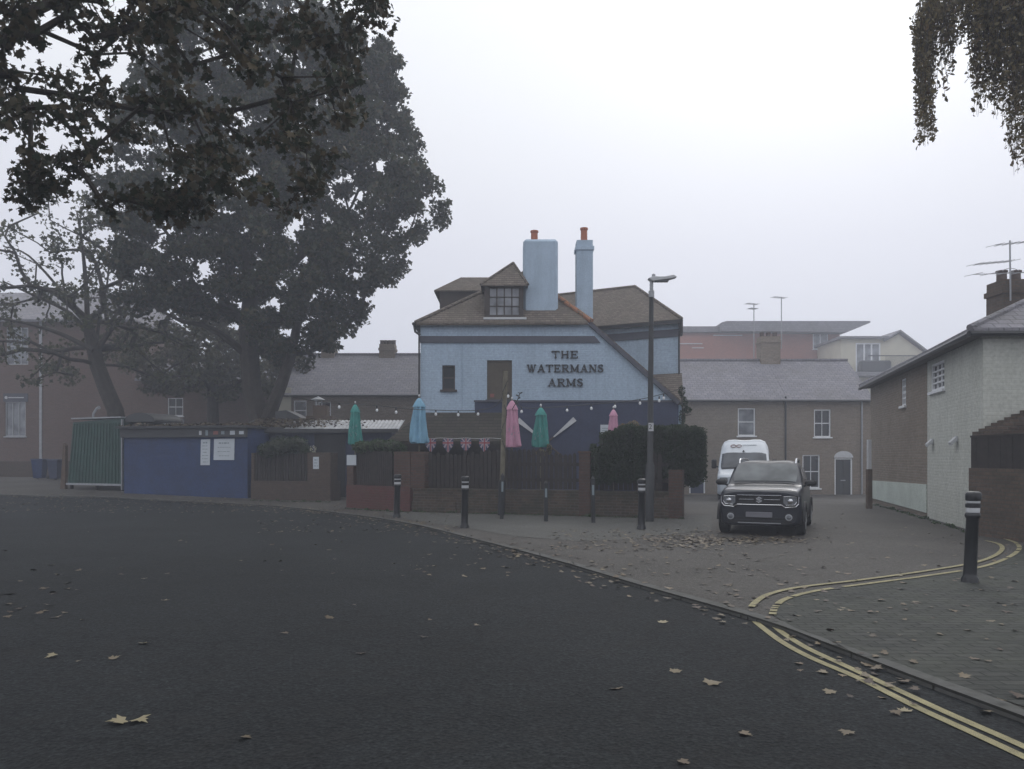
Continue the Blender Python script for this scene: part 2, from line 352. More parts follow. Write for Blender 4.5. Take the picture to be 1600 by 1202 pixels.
L_bush = leafy('bush_leaves', [(.03, .05, .02), (.05, .085, .035), (.07, .10, .045)])
L_flow = leafy('faded_flowers', [(.20, .14, .07), (.12, .12, .05), (.30, .18, .12)])
L_fall = leafy('fallen_leaf', [(.085, .06, .04), (.13, .10, .06), (.05, .036, .025), (.17, .14, .09), (.035, .026, .021), (.06, .04, .028)], trans=0)
L_fallp = leafy('pale_fallen_leaf', [(.30, .27, .17), (.24, .21, .13), (.17, .13, .08)], trans=0)

# ------------------------------------------------------------------ ground
def ruled(name, A, B, mat, zo, nt_=150, kind='structure'):
    m = MB(); n = len(A); V = []; fs = []
    for i in range(n):
        for k in range(nt_+1):
            t = (k/nt_)**1.6; x = A[i][0]*(1-t)+B[i][0]*t; y = A[i][1]*(1-t)+B[i][1]*t; V.append((x, y, g(x, y)+zo))
    for i in range(n-1):
        for k in range(nt_): a = i*(nt_+1)+k; fs.append((a, a+nt_+1, a+nt_+2, a+1))
    m.add(V, fs); o = m.build(name, mat); tag(o, kind=kind)
    if o.data.polygons[0].normal.z < 0: o.data.flip_normals()
    return o
def catmull(P, n=8):
    Q = [P[0]]+list(P)+[P[-1]]; o = []
    for i in range(1, len(Q)-2):
        for k in range(n):
            t = k/n; a, b, c, d = Q[i-1], Q[i], Q[i+1], Q[i+2]
            o.append(tuple(.5*((2*b[j])+(-a[j]+c[j])*t+(2*a[j]-5*b[j]+4*c[j]-d[j])*t*t+(-a[j]+3*b[j]-3*c[j]+d[j])*t**3) for j in range(len(b))))
    o.append(tuple(P[-1])); return o
kp = [(0, 773), (200, 778), (400, 789), (540, 803), (640, 818), (740, 842), (860, 873), (1000, 914), (1180, 965), (1300, 1008), (1450, 1065), (1600, 1120)]
kerbw = [(-60, 40), (-38, 36)]+[tuple(hit(*p))[:2] for p in kp]+[(4.0, .9), (5.0, -4), (7, -18)]
kerbw = catmull(kerbw, 8)
xs = [-190+380*i/76 for i in range(77)]
gm = MB(); V = []; fs = []
ys = [-60+3*i for i in range(45)]+[80+12*i for i in range(1, 16)]
for y in ys:
    for x in xs: V.append((x, y, g(x, y)-.13))
for j in range(len(ys)-1):
    for i in range(76): a = j*77+i; fs.append((a, a+1, a+78, a+77))
gm.add(V, fs); tag(gm.build('ground', M_earth), kind='structure')
KZ = .042
inner = []
for i, p in enumerate(kerbw):
    a = Vector(kerbw[max(0, i-1)]); b = Vector(kerbw[min(len(kerbw)-1, i+1)]); d = (b-a).normalized(); inner.append((p[0]-d.y*0+d[1]*-1*.0, p[1]))
def off(P, dist):
    o = []
    for i, p in enumerate(P):
        a = Vector(P[max(0, i-1)][:2]); b = Vector(P[min(len(P)-1, i+1)][:2]); d = (b-a).normalized(); o.append((p[0]-d.y*dist, p[1]+d.x*dist))
    return o
kin = off(kerbw, .13)          # pavement side of the kerb
far = [(-150+300*i/(len(kerbw)-1), 100) if i < len(kerbw)-1 else (150, 100) for i in range(len(kerbw))]
# pavement fan: far targets spread so rulings do not cross
def fan(i, n):
    t = i/(n-1)
    if t < .55: return (-110+t/.55*160, 95)
    if t < .8: return (50+(t-.55)/.25*60, 95-(t-.55)/.25*75)
    return (110, 20-(t-.8)/.2*50)
ruled('pavement', kin, [fan(i, len(kin)) for i in range(len(kin))], M_side, 0)
def back(i, n):
    t = i/(n-1); return (-70+t*74, -25)
ruled('road', [back(i, len(kerbw)) for i in range(len(kerbw))], kerbw, M_asph, -KZ)
kb = MB()
for i in range(len(kerbw)-1):
    a, b, c, d = kerbw[i], kerbw[i+1], kin[i+1], kin[i]
    z = lambda p, q: (p[0], p[1], g(p[0], p[1])+q)
    kb.quad(z(a, -.12), z(b, -.12), z(b, .004), z(a, .004)); kb.quad(z(a, .004), z(b, .004), z(c, .006), z(d, .006))
M_kerb = bricky('kerb_stone', (.085, .085, .082), (.10, .10, .095), (.03, .03, .028), .9, 2., .012, stain=.5, staincol=(.05, .05, .04), stainscale=2)
tag(kb.build('kerb', M_kerb), kind='structure')
def sheet(name, pix, mat, zo, extra=()):
    P = [hit(*p) for p in pix]+[Vector((x, y, 0)) for x, y in extra]
    m = MB(); m.poly([(p.x, p.y, zo) for p in P]); o = m.build(name, mat)
    if o.data.polygons[0].normal.z < 0: o.data.flip_normals()
    return tag(o, kind='structure')
sheet('footway', [(600, 803), (648, 799), (1112, 806), (1112, 829), (1060, 834), (990, 843), (900, 846), (800, 838), (720, 824), (640, 812)], M_foot, .005)
yo = [(1174, 950), (1185, 939), (1205, 929), (1250, 919), (1350, 907), (1450, 893), (1520, 881), (1553, 870), (1566, 859), (1560, 851), (1540, 846)]
yi = [(1207, 962), (1213, 948), (1232, 936), (1280, 924), (1360, 913), (1450, 901), (1530, 888), (1572, 874), (1592, 860), (1588, 850), (1570, 843)]
M_pave = bricky('paver_blocks', (.032, .034, .031), (.052, .053, .049), (.019, .021, .018), .21, .105, .009, rough=.85, stain=.6, staincol=(.06, .065, .05), stainscale=1.3, offset=.5)
pv = [p for p in yi]
sheet('paved_footway', pv[:9]+[(1600, 852)], M_pave, .006, extra=[(14, 13.5), (14, -3), (5.05, -3), (4.15, 1.0), (3.24, 4.6)]+[tuple(off([tuple(hit(*q))[:2] for q in ((1220, 983), (1300, 1012), (1380, 1040), (1450, 1067))], .14)[k]) for k in (3, 2, 1, 0)])
def stripe(m, pts, wd, zo, worn=0):
    P = catmull([tuple(p)[:2] for p in pts], 10); A = off(P, wd/2); B = off(P, -wd/2)
    for i in range(len(P)-1):
        if worn and random.random() < worn: continue
        m.quad((*A[i], g(*A[i])+zo), (*B[i], g(*B[i])+zo), (*B[i+1], g(*B[i+1])+zo), (*A[i+1], g(*A[i+1])+zo))
ym = MB(); stripe(ym, [hit(*p) for p in yo], .07, .0145); stripe(ym, [hit(*p) for p in yi], .07, .0145, .10)
r1 = [(1180, 972), (1196, 985), (1225, 1006), (1270, 1030), (1340, 1060), (1430, 1105), (1510, 1142), (1600, 1184), (1680, 1222)]
r2 = [(1210, 979), (1226, 992), (1262, 1014), (1320, 1041), (1400, 1078), (1480, 1115), (1560, 1150), (1640, 1186)]
def rhit(p):
    Y = (CH+KZ)*F/(p[1]-HY); return Vector((xx(p[0], Y), Y, 0))
stripe(ym, [rhit(p) for p in r1], .065, -KZ+.006); stripe(ym, [rhit(p) for p in r2], .065, -KZ+.006)
o = ym.build('yellow_lines', M_yel); tag(o, kind='structure')
for p in o.data.polygons:
    if p.normal.z < 0: o.data.flip_normals(); break

# ------------------------------------------------------------------ building helpers
def frame(A, B):               # wall frame: u from A to B, v into the building, z up
    A = Vector((A[0], A[1], 0)); B = Vector((B[0], B[1], 0)); d = (B-A).normalized(); n = Vector((-d.y, d.x, 0))
    T = Matrix(((d.x, n.x, 0, A.x), (d.y, n.y, 0, A.y), (0, 0, 1, 0), (0, 0, 0, 1))); return T, (B-A).length
def uv_on(T, px, py):          # where the sight line through a picture point meets the wall v = 0
    o = Vector((T[0][3], T[1][3], 0)); d = Vector((T[0][0], T[1][0], 0)); r = Vector(((px-HX)/F, 1, 0))
    det = d.x*(-r.y)+r.x*d.y; bx, by = -o.x, -o.y
    # o + u d = s r
    u = (bx*(-r.y)+r.x*by)/det; s_ = (d.x*by-d.y*bx)/det
    return u, (HY-py)/F*s_+CH
def wall_open(m, u0, u1, z0, z1, ops, dep=.12):
    us = sorted({u0, u1, *[min(max(q, u0), u1) for o_ in ops for q in o_[:2]]}); zs = sorted({z0, z1, *[q for o_ in ops for q in o_[2:4]]})
    for i in range(len(us)-1):
        for j in range(len(zs)-1):
            cu, cz = (us[i]+us[i+1])/2, (zs[j]+zs[j+1])/2
            if any(o_[0] < cu < o_[1] and o_[2] < cz < o_[3] for o_ in ops): continue
            m.quad((us[i], 0, zs[j]), (us[i+1], 0, zs[j]), (us[i+1], 0, zs[j+1]), (us[i], 0, zs[j+1]))
    for (a, b, c, d) in [o_[:4] for o_ in ops]:
        m.quad((a, 0, c), (a, 0, d), (a, dep, d), (a, dep, c)); m.quad((b, 0, d), (b, 0, c), (b, dep, c), (b, dep, d))
        m.quad((a, 0, d), (b, 0, d), (b, dep, d), (a, dep, d)); m.quad((b, 0, c), (a, 0, c), (a, dep, c), (b, dep, c))
def window(root, T, o_, nx=2, nz=2, fm=None, gm_=None, sill=True, v=.07, fw=.05, bar=.025, name='window', label=None, sillm=None, mid=True):
    a, b, c, d = o_; fm = fm or M_white; m = MB(T)
    m.box(a, a+fw, v-.03, v+.05, c, d); m.box(b-fw, b, v-.03, v+.05, c, d); m.box(a+fw, b-fw, v-.03, v+.05, d-fw, d); m.box(a+fw, b-fw, v-.03, v+.05, c, c+fw)
    for i in range(1, nx): x = a+fw+(b-a-2*fw)*i/nx; m.box(x-bar/2, x+bar/2, v-.012, v+.045, c+fw, d-fw)
    for i in range(1, nz):
        z = c+fw+(d-c-2*fw)*i/nz; hw = bar*.9 if (mid and i*2 == nz) else bar/2; m.box(a+fw, b-fw, v-.016, v+.04, z-hw, z+hw)
    wo = m.build(name, fm, root)
    if label: wo['label'] = label
    p = MB(T); p.quad((a+.01, v+.03, c+.01), (b-.01, v+.03, c+.01), (b-.01, v+.03, d-.01), (a+.01, v+.03, d-.01)); p.build('pane', gm_ or M_glass, wo)
    if sill: s = MB(T); s.rbox(a-.07, b+.07, -.07, v-.031, c-.075, c-.004, .008); s.build('sill', sillm or fm, wo)
    return wo
def roofslab(m, pts, th=.09):  # sloping slab: top polygon given, thickness downwards
    m.prism(pts, (0, 0, -th))
def chimney(root, x0, x1, y0, y1, z0, z1, mat, pots=1, potm=None, cap=True, T=None, poth=.4, potx=None, rnd=0):
    m = MB(T)
    if cap:
        m.box(x0, x1, y0, y1, z0, z1-.35); m.box(x0-.04, x1+.04, y0-.04, y1+.04, z1-.35, z1-.22); m.box(x0+.005, x1-.005, y0+.005, y1-.005, z1-.22, z1)
    else: m.rbox(x0, x1, y0, y1, z0, z1, rnd or .08)
    c = m.build('chimney', mat, root)
    for i in range(pots):
        px_ = (x0+(x1-x0)*(i+.5)/pots) if potx is None else potx
        q = MB(T); q.lathe([(.12, z1-.02), (.115, z1+poth*.85), (.14, z1+poth*.87), (.14, z1+poth), (.09, z1+poth), (.09, z1+poth-.05)], (px_, (y0+y1)/2, 0), 14)
        q.build('chimney_pot', potm or M_terra, c, smooth=True)
    return c

# ------------------------------------------------------------------ the pub
PY = 26.0; X = lambda px: xx(px, PY); Z = lambda py: zz(py, PY)
pub = thing('pub', 'pale blue painted pub with tiled roof, two tall chimneys and raised black lettering', 'pub', (1.2, 28, 0))
T0 = Matrix.Translation((0, PY, 0)); XL, XR = X(657), X(1059)
zn = Z(627)
op_w = (X(691), X(711), Z(609), Z(571)); op_d = (X(761), X(800), Z(624.5), Z(563))
m = MB(T0)
wall_open(m, XL, 2.2, zn, Z(503), [op_w, op_d], .14)
m.poly([(2.2, 0, zn), (XR, 0, zn), (X(925), 0, Z(505)), (2.2, 0, Z(503))])
m.quad((XL, 0, -.3), (X(742), 0, -.3), (X(742), 0, zn), (XL, 0, zn))
m.quad((XL, 7.8, -.5), (XL, 0, -.5), (XL, 0, Z(503)), (XL, 7.8, Z(503)))     # left flank
m.quad((XR, 0, -.5), (XR, 3, -.5), (XR, 3, zn), (XR, 0, zn))
m.quad((XR, 7.8, -.5), (XL, 7.8, -.5), (XL, 7.8, Z(503)), (XR, 7.8, zn))
m.build('wall', M_blue, pub)
m = MB(T0)
m.box(X(742), XR+.02, -.02, .0-.001, -.3, zn-.02)
# the boss at the top left corner of the navy field is cut at a slant
m.build('painted_lower_wall', M_navy, pub)
m = MB(T0); m.box(X(742)-.03, XR+.03, -.05, -.021, zn-.035, zn+.03); m.build('trim_strip', M_band, pub)
m = MB(T0); m.prism([(XL-.02, -.045, Z(536)), (X(938), -.045, Z(536)), (X(929), -.045, Z(525.5)), (XL-.02, -.045, Z(525.5))], (0, .043, 0)); m.build('string_band', M_band, pub)
# window, loading door
window(pub, T0, op_w, 1, 2, M_frame, M_glass, sillm=M_frame, fw=.045, label='small brown upper window')
m = MB(T0); a, b, c, d = op_d
m.box(a, a+.06, .05, .12, c, d); m.box(b-.06, b, .05, .12, c, d); m.box(a+.06, b-.06, .05, .12, d-.07, d); m.box(a+.06, b-.06, .085, .12, c, d-.07)
for i in range(6): x0 = a+.075+i*(b-a-.15)/6; m.box(x0, x0+(b-a-.15)/6-.012, .07, .084, c+.02, d-.08)
do = m.build('loading_door', M_door, pub)
m = MB(T0); m.box(a+.1, a+.24, .058, .068, c+.08, c+.2); m.build('red_patch', M_rimr, do)
m = MB(T0); m.box(a-.05, b+.05, -.09, .045, c-.075, c-.004); m.build('door_sill', M_band, do)
# main roof
ap = (.62, PY+2.3, 8.38); rb = (.62, PY+7.9, 8.38); eL, eR = X(650), X(907); ze = Z(503)
sR = (8.38-Z(505))/(X(925)-.62); xRe = XR+.12; zRe = 8.38-sR*(xRe-.62)
m = MB()
fl = (eL, PY-.18, ze-.06); fr = (X(918), PY-.18, ze-.04)
roofslab(m, [fl, fr, ap]); roofslab(m, [ap, rb, (eL, PY+7.9, ze-.06), fl])
fr2 = (X(922), PY-.1, 8.38-sR*(X(922)-.62))
roofslab(m, [ap, fr2, (xRe, PY-.1, zn+.0), (xRe, PY+3.0, zn), (2.3, PY+7.9, 8.38-sR*(2.3-.62)), rb], .1)
rf = m.build('roof', M_tile, pub)
m = MB(); m.tube([fl, ap], .075, 8); m.tube([ap, rb], .08, 8); m.build('ridge_tiles', M_tile, rf)
m = MB(); m.tube([(X(871), PY+.95, zz(463, PY+.95)+.02), (X(924), PY-.12, Z(504)+.02)], .085, 8); m.build('ridge_tiles', M_rid, rf)['label'] = 'orange clay hip tiles'
m = MB(); A = Vector((X(922), PY-.115, Z(503))); B = Vector((XR+.06, PY-.115, zn-.02)); n_ = Vector(((B-A).z, 0, -(B-A).x)).normalized()*.13
m.prism([A, B, B+n_, A+n_], (0, .09, 0)); m.build('verge_board', M_band, pub)
m = MB()  # gutter and bracket at the left eave
m.tube([(eL-.06, PY-.2, ze-.1), (eL-.06, PY+7.8, ze-.1)], .055, 8); m.tube([(eL-.06, PY-.05, ze-.1), (eL-.02, PY-.05, ze-.34), (XL+.0, PY-.05, ze-.46)], .04, 8)
m.tube([(XL-.04, PY-.05, ze-.44), (XL-.04, PY-.05, 3.0), (XL-.04, PY-.05, .1)], .03, 8); m.build('gutter', M_black, pub)
m = MB(); m.tube([(X(722), PY-.025, Z(538)), (X(722), PY-.025, Z(640))], .012, 6); m.build('cable', M_bluer, pub)
# dormer facing the street
dy = PY+.06; dl, dr = xx(757, dy), xx(818, dy); dz0, dz1 = zz(497, dy), zz(446, dy)
m = MB(); op = (dl+.16, dr-.14, dz0+.1, dz1-.08); Td = Matrix.Translation((0, dy, 0)); m.T = Td
wall_open(m, dl, dr, dz0-.1, dz1, [op], .1)
m.quad((dl, 2.5, dz0-.1), (dl, 0, dz0-.1), (dl, 0, dz1), (dl, 2.5, dz1)); m.quad((dr, 0, dz0-.1), (dr, 2.5, dz0-.1), (dr, 2.5, dz1), (dr, 0, dz1))
dm = m.build('dormer', M_frame, pub)
m = MB(Td); a, b, c, d = op
for i in range(5):
    x = a+(b-a)*i/4; m.box(x-.02, x+.02, .03, .08, c, d)
for i in range(4):
    z = c+(d-c)*i/3; m.box(a+.02, b-.02, .035, .075, z-.012, z+.012)
m.build('window', M_frame, dm)
m = MB(Td); m.quad((a, .07, c), (b, .07, c), (b, .07, d), (a, .07, d)); m.build('pane', M_glassl, dm)
m = MB(Td); m.box(dl-.03, dr+.1, -.14, -.004, dz0-.07, dz0-.0); m.build('sill', M_dull, dm)
m = MB(); ex0, ex1 = xx(751, dy-.1), xx(825, dy-.1); dap = (xx(802, dy+.85), dy+.85, zz(411, dy+.85)); zb = dz1-.0
e0 = (ex0, dy-.12, zb); e1 = (ex1, dy-.12, zb)
roofslab(m, [e0, e1, dap], .05); roofslab(m, [dap, (dap[0], dy+2.6, dap[2]), (ex0, dy+2.6, zb), e0], .05); roofslab(m, [e1, (ex1, dy+2.6, zb), (dap[0], dy+2.6, dap[2]), dap], .05)
dr_ = m.build('dormer_roof', M_tile, dm)
m = MB(); m.tube([e0, dap], .05, 6); m.tube([e1, dap], .05, 6); m.build('dormer_ridge', M_tile, dm)
# dormer on the left slope, further back
m = MB(); y0, y1 = PY+3.9, PY+6.0; xl = xx(687, y0)
m.box(xl, .2, y0, y1, 6.3, 8.0); m.build('dormer', M_frame, pub)
q0 = (xl-.2, y0-.15, 7.98); q1 = (xl-.2, y1+.15, 7.98); ra = (xl+.75, (y0+y1)/2, 8.75); rb_ = (.7, (y0+y1)/2, 8.75)
m = MB(); roofslab(m, [q0, (.7, y0-.15, 7.98), rb_, ra], .06); roofslab(m, [q1, q0, ra], .06); roofslab(m, [ra, rb_, (.7, y1+.15, 7.98), q1], .06); m.build('roof', M_tile, pub)
# chimneys
cy = PY+.35
c1 = chimney(pub, xx(817.5, cy), xx(872, cy), cy, cy+1.1, 6.2, zz(373, cy), M_bluer, 1, M_terra, cap=False, poth=.42, potx=xx(835, cy+.5), rnd=.09); c1['label'] = 'broad pale blue rendered chimney'
m = MB(); m.box(xx(816.5, cy), xx(873, cy), cy-.02, cy-.001, zz(493, cy), zz(490, cy)); m.build('flashing', M_dull, c1)
m = MB(); m.lathe([(.2, 0), (.2, .05), (.12, .09)], (xx(857, cy+.5), cy+.5, zz(373, cy)-.02), 12); m.build('chimney_cowl', M_gal, c1)
cy = PY+1.3
c2 = chimney(pub, xx(901, cy), xx(926.5, cy), cy, cy+.6, 5.2, zz(375, cy), M_bluer, 1, M_terra, cap=True, poth=.5); c2['label'] = 'slim pale blue chimney with orange pot'
# rear wing, turned to the right
Tw, _ = frame((3.06, 29.6), (6.02, 28.0)); WL = 3.365; Tw[0][1], Tw[1][1] = .17, .985     # the wing stands askew to the street front
m = MB(Tw); wall_open(m, -4, WL, -.5, 6.6, [], 0); m.quad((WL, 0, -.5), (WL, 5.5, -.5), (WL, 5.5, 6.6), (WL, 0, 6.6)); m.quad((WL, 5.5, -.5), (-4, 5.5, -.5), (-4, 5.5, 6.6), (WL, 5.5, 6.6)); m.build('wall', M_blue, pub)
m = MB(Tw); m.box(-4, WL+.03, -.05, -.002, 5.93, 6.2); m.build('string_band', M_band, pub)
m = MB(Tw); u1 = WL+.1; v0, v1 = -.22, 5.72; rz_ = 8.5; r0, r1_ = (-4, 2.75, rz_), (1.68, 2.75, rz_)
e = 6.52
roofslab(m, [(-4, v0, e), (u1, v0, e), r1_, r0], .1); roofslab(m, [(u1, v0, e), (u1, v1, e), r1_], .1); roofslab(m, [(u1, v1, e), (-4, v1, e), r0, r1_], .1); wr = m.build('roof', M_tile, pub)
m = MB(Tw); m.tube([r0, r1_, (u1, v0, e)], .07, 7); m.tube([r1_, (u1, v1, e)], .07, 7); m.build('ridge_tiles', M_tile, wr)
m = MB(Tw); m.box(-4, u1-.02, v0-.06, v0+.0, e-.16, e-.04); m.box(u1-.06, u1+.05, v0-.06, v0+.5, e-.55, e-.04); m.tube([(WL+.02, -.04, e-.4), (WL+.02, -.04, 3.9)], .035, 7); m.build('gutter', M_black, pub)
m = MB(Tw); z1 = 4.6; roofslab(m, [(1.2, -1.55, 3.45), (WL+.12, -1.55, 3.45), (WL+.12, 0, z1), (1.2, 0, z1)], .08); m.build('lean_to_roof', M_tile, pub)
m = MB(Tw); m.box(1.3, WL+.05, -1.45, -.01, -.4, 3.36); m.build('lean_to_wall', M_blue, pub)
# raised letters built from slab-serif strokes
def letter(m, ch, x, z, h, w_, d0):
    st = h*.19; th = h*.10; se = h*.15; k = [0]
    def seg(x0, z0, x1, z1, t):
        k[0] += 1; dd = d0+.001*k[0]
        p = Vector((x+x0*w_, 0, z+z0*h)); q = Vector((x+x1*w_, 0, z+z1*h)); dr = (q-p).normalized(); nn = Vector((-dr.z, 0, dr.x))*t/2
        m.prism([p-nn+Vector((0, -dd, 0)), q-nn+Vector((0, -dd, 0)), q+nn+Vector((0, -dd, 0)), p+nn+Vector((0, -dd, 0))], (0, dd-.0, 0))
    def bar(x0, x1, zc, t=th): seg(x0, zc, x1, zc, t)
    s2 = se/w_; lo, hi = .05, .95
    if ch == 'T': seg(.5, 0, .5, 1, st); bar(0, 1, hi); seg(.04, .98, .04, .74, th); seg(.96, .98, .96, .74, th); bar(.5-s2, .5+s2, lo)
    elif ch == 'H': seg(.2, 0, .2, 1, st); seg(.8, 0, .8, 1, st); bar(.2, .8, .5); [bar(c-s2, c+s2, e_) for c in (.2, .8) for e_ in (lo, hi)]
    elif ch == 'E': seg(.22, 0, .22, 1, st); bar(0, .95, lo); bar(0, .92, hi); bar(.22, .7, .5); seg(.93, 0, .93, .28, th); seg(.9, 1, .9, .74, th); seg(.7, .38, .7, .62, th)
    elif ch == 'W': seg(.12, 1, .34, 0, st); seg(.34, 0, .5, .95, th); seg(.5, .95, .68, 0, st); seg(.68, 0, .88, 1, th); bar(0, .26, hi); bar(.4, .6, hi); bar(.76, 1, hi)
    elif ch == 'A': seg(.14, 0, .5, 1, th); seg(.5, 1, .82, 0, st); bar(.28, .72, .33); bar(0, .3, lo); bar(.66, 1, lo)
    elif ch == 'R': seg(.22, 0, .22, 1, st); bar(.02, .66, hi); bar(.22, .66, .5); seg(.66, .97, .84, .84, th); seg(.82, .9, .82, .6, st*.8); seg(.84, .64, .66, .5, th); seg(.5, .5, .84, .04, st); bar(.02, .42, lo); bar(.76, 1, lo)
    elif ch == 'M': seg(.14, 0, .14, 1, th); seg(.14, 1, .5, .12, st); seg(.5, .12, .84, 1, th); seg(.84, 0, .84, 1, st); bar(0, .28, lo); bar(.7, 1, lo); bar(0, .2, hi); bar(.8, 1, hi)
    elif ch == 'N': seg(.16, 0, .16, 1, th); seg(.16, 1, .84, 0, st); seg(.84, 0, .84, 1, th); bar(0, .32, lo); bar(0, .22, hi); bar(.68, 1, hi)
    elif ch == 'S':
        P = [(.86, .74), (.84, .88), (.66, .96), (.4, .96), (.2, .88), (.17, .72), (.3, .58), (.6, .48), (.8, .38), (.86, .22), (.74, .08), (.48, .04), (.24, .08), (.14, .2), (.13, .3)]
        T_ = [.6, .8, .6, .6, .9, 1.1, 1.2, 1.3, 1.2, 1.1, .8, .6, .6, .7]
        for i in range(14): seg(*P[i], *P[i+1], st*T_[i]*.9)
wd = {'W': 1.25, 'M': 1.2, 'S': .78, 'E': .88, 'T': .9, 'A': 1.02, 'R': 1., 'H': 1.02, 'N': 1.02}
for word, (xa, xb, yt, yb) in {'THE': (862, 903, 548.5, 560), 'WATERMANS': (823, 943, 570, 582), 'ARMS': (856, 911, 592, 604)}.items():
    tot = sum(wd[c_]+.12 for c_ in word)-.12; sc1 = (X(xb)-X(xa))/tot; x = X(xa)
    lt = MB(T0)
    for c_ in word: letter(lt, c_, x, Z(yb), Z(yt)-Z(yb), wd[c_]*sc1, .05); x += (wd[c_]+.12)*sc1
    lt.build('lettering', M_let, pub)['label'] = 'raised black letters reading '+word
# crossed oars fixed to the navy wall, blades up
for (a, b) in (((809, 656), (882, 716)), ((898, 655), (826, 716))):
    A, B = Vector((X(a[0]), -.06, Z(a[1]))), Vector((X(b[0]), -.06, Z(b[1]))); d = (B-A).normalized(); n_ = Vector((-d.z, 0, d.x)); L = .95
    m = MB(T0)
    m.prism([A+n_*.085, A-n_*.085, A+d*L-n_*.02, A+d*L+n_*.02], (0, -.02, 0)); m.build('oar_blade', M_dull, pub)
    m = MB(T0); m.tube([A+d*(L-.02)+Vector((0, -.01, 0)), B+Vector((0, -.01, 0))], .022, 6); m.build('oar_shaft', M_wood, pub)
# faded white writing beside the pole
m = MB(T0)
for (xa, xb, yc, am) in ((768, 795, 652, 1.5), (769, 793, 662.5, 1.2), (768, 778, 673, 2.)):
    P = []; n_ = int((xb-xa)*1.1)
    for i in range(n_*3): P.append((X(xa+(xb-xa)*i/(n_*3)), -.035, Z(yc+am*math.sin(i*1.25)*(.6+.4*math.sin(i*.41)))))
    m.tube(P, .013, 4)
m.build('wall_writing', M_pinkw, pub)['label'] = 'faded white handwriting on the navy wall'
# porch with tiled hipped roof
m = MB(); pe = PY-2.3; zt, zl = Z(645), zz(689, pe)
TL, TR, BL, BR = (X(658), PY-.06, zt), (X(790), PY-.06, zt), (xx(604, pe), pe, zl), (xx(792, pe), pe, zl)
roofslab(m, [BL, BR, TR, TL], .1); roofslab(m, [(BL[0], PY+1.5, zl), BL, TL, (X(657), PY+1.5, zt)], .1)
po = m.build('porch_roof', M_tiled, pub)
m = MB(); m.box(BL[0]+.1, BL[0]+.22, pe+.1, pe+.22, 0, zl-.1); m.box(-.62, -.5, pe+.1, pe+.22, 0, zl-.1); m.box(BL[0]+.15, BR[0]-.1, PY-.5, PY-.4, -.1, zl); m.box(BL[0]+.05, BR[0], pe+.02, pe+.1, zl-.25, zl-.1)  # posts and beam, plus a dark panel standing in for the shaded interior
m.build('porch_frame_dark_back', M_dark, pub)
# white notice on the navy wall
m = MB(T0); m.box(X(938), X(956), -.05, -.022, Z(698), Z(664)); nb = m.build('notice_board', M_paper, pub)
m = MB(T0)
for i in range(5): m.box(X(940), X(952-i % 2*3), -.053, -.051, Z(670+i*3.6), Z(669+i*3.6))
m.build('notice_text', M_ink, nb)

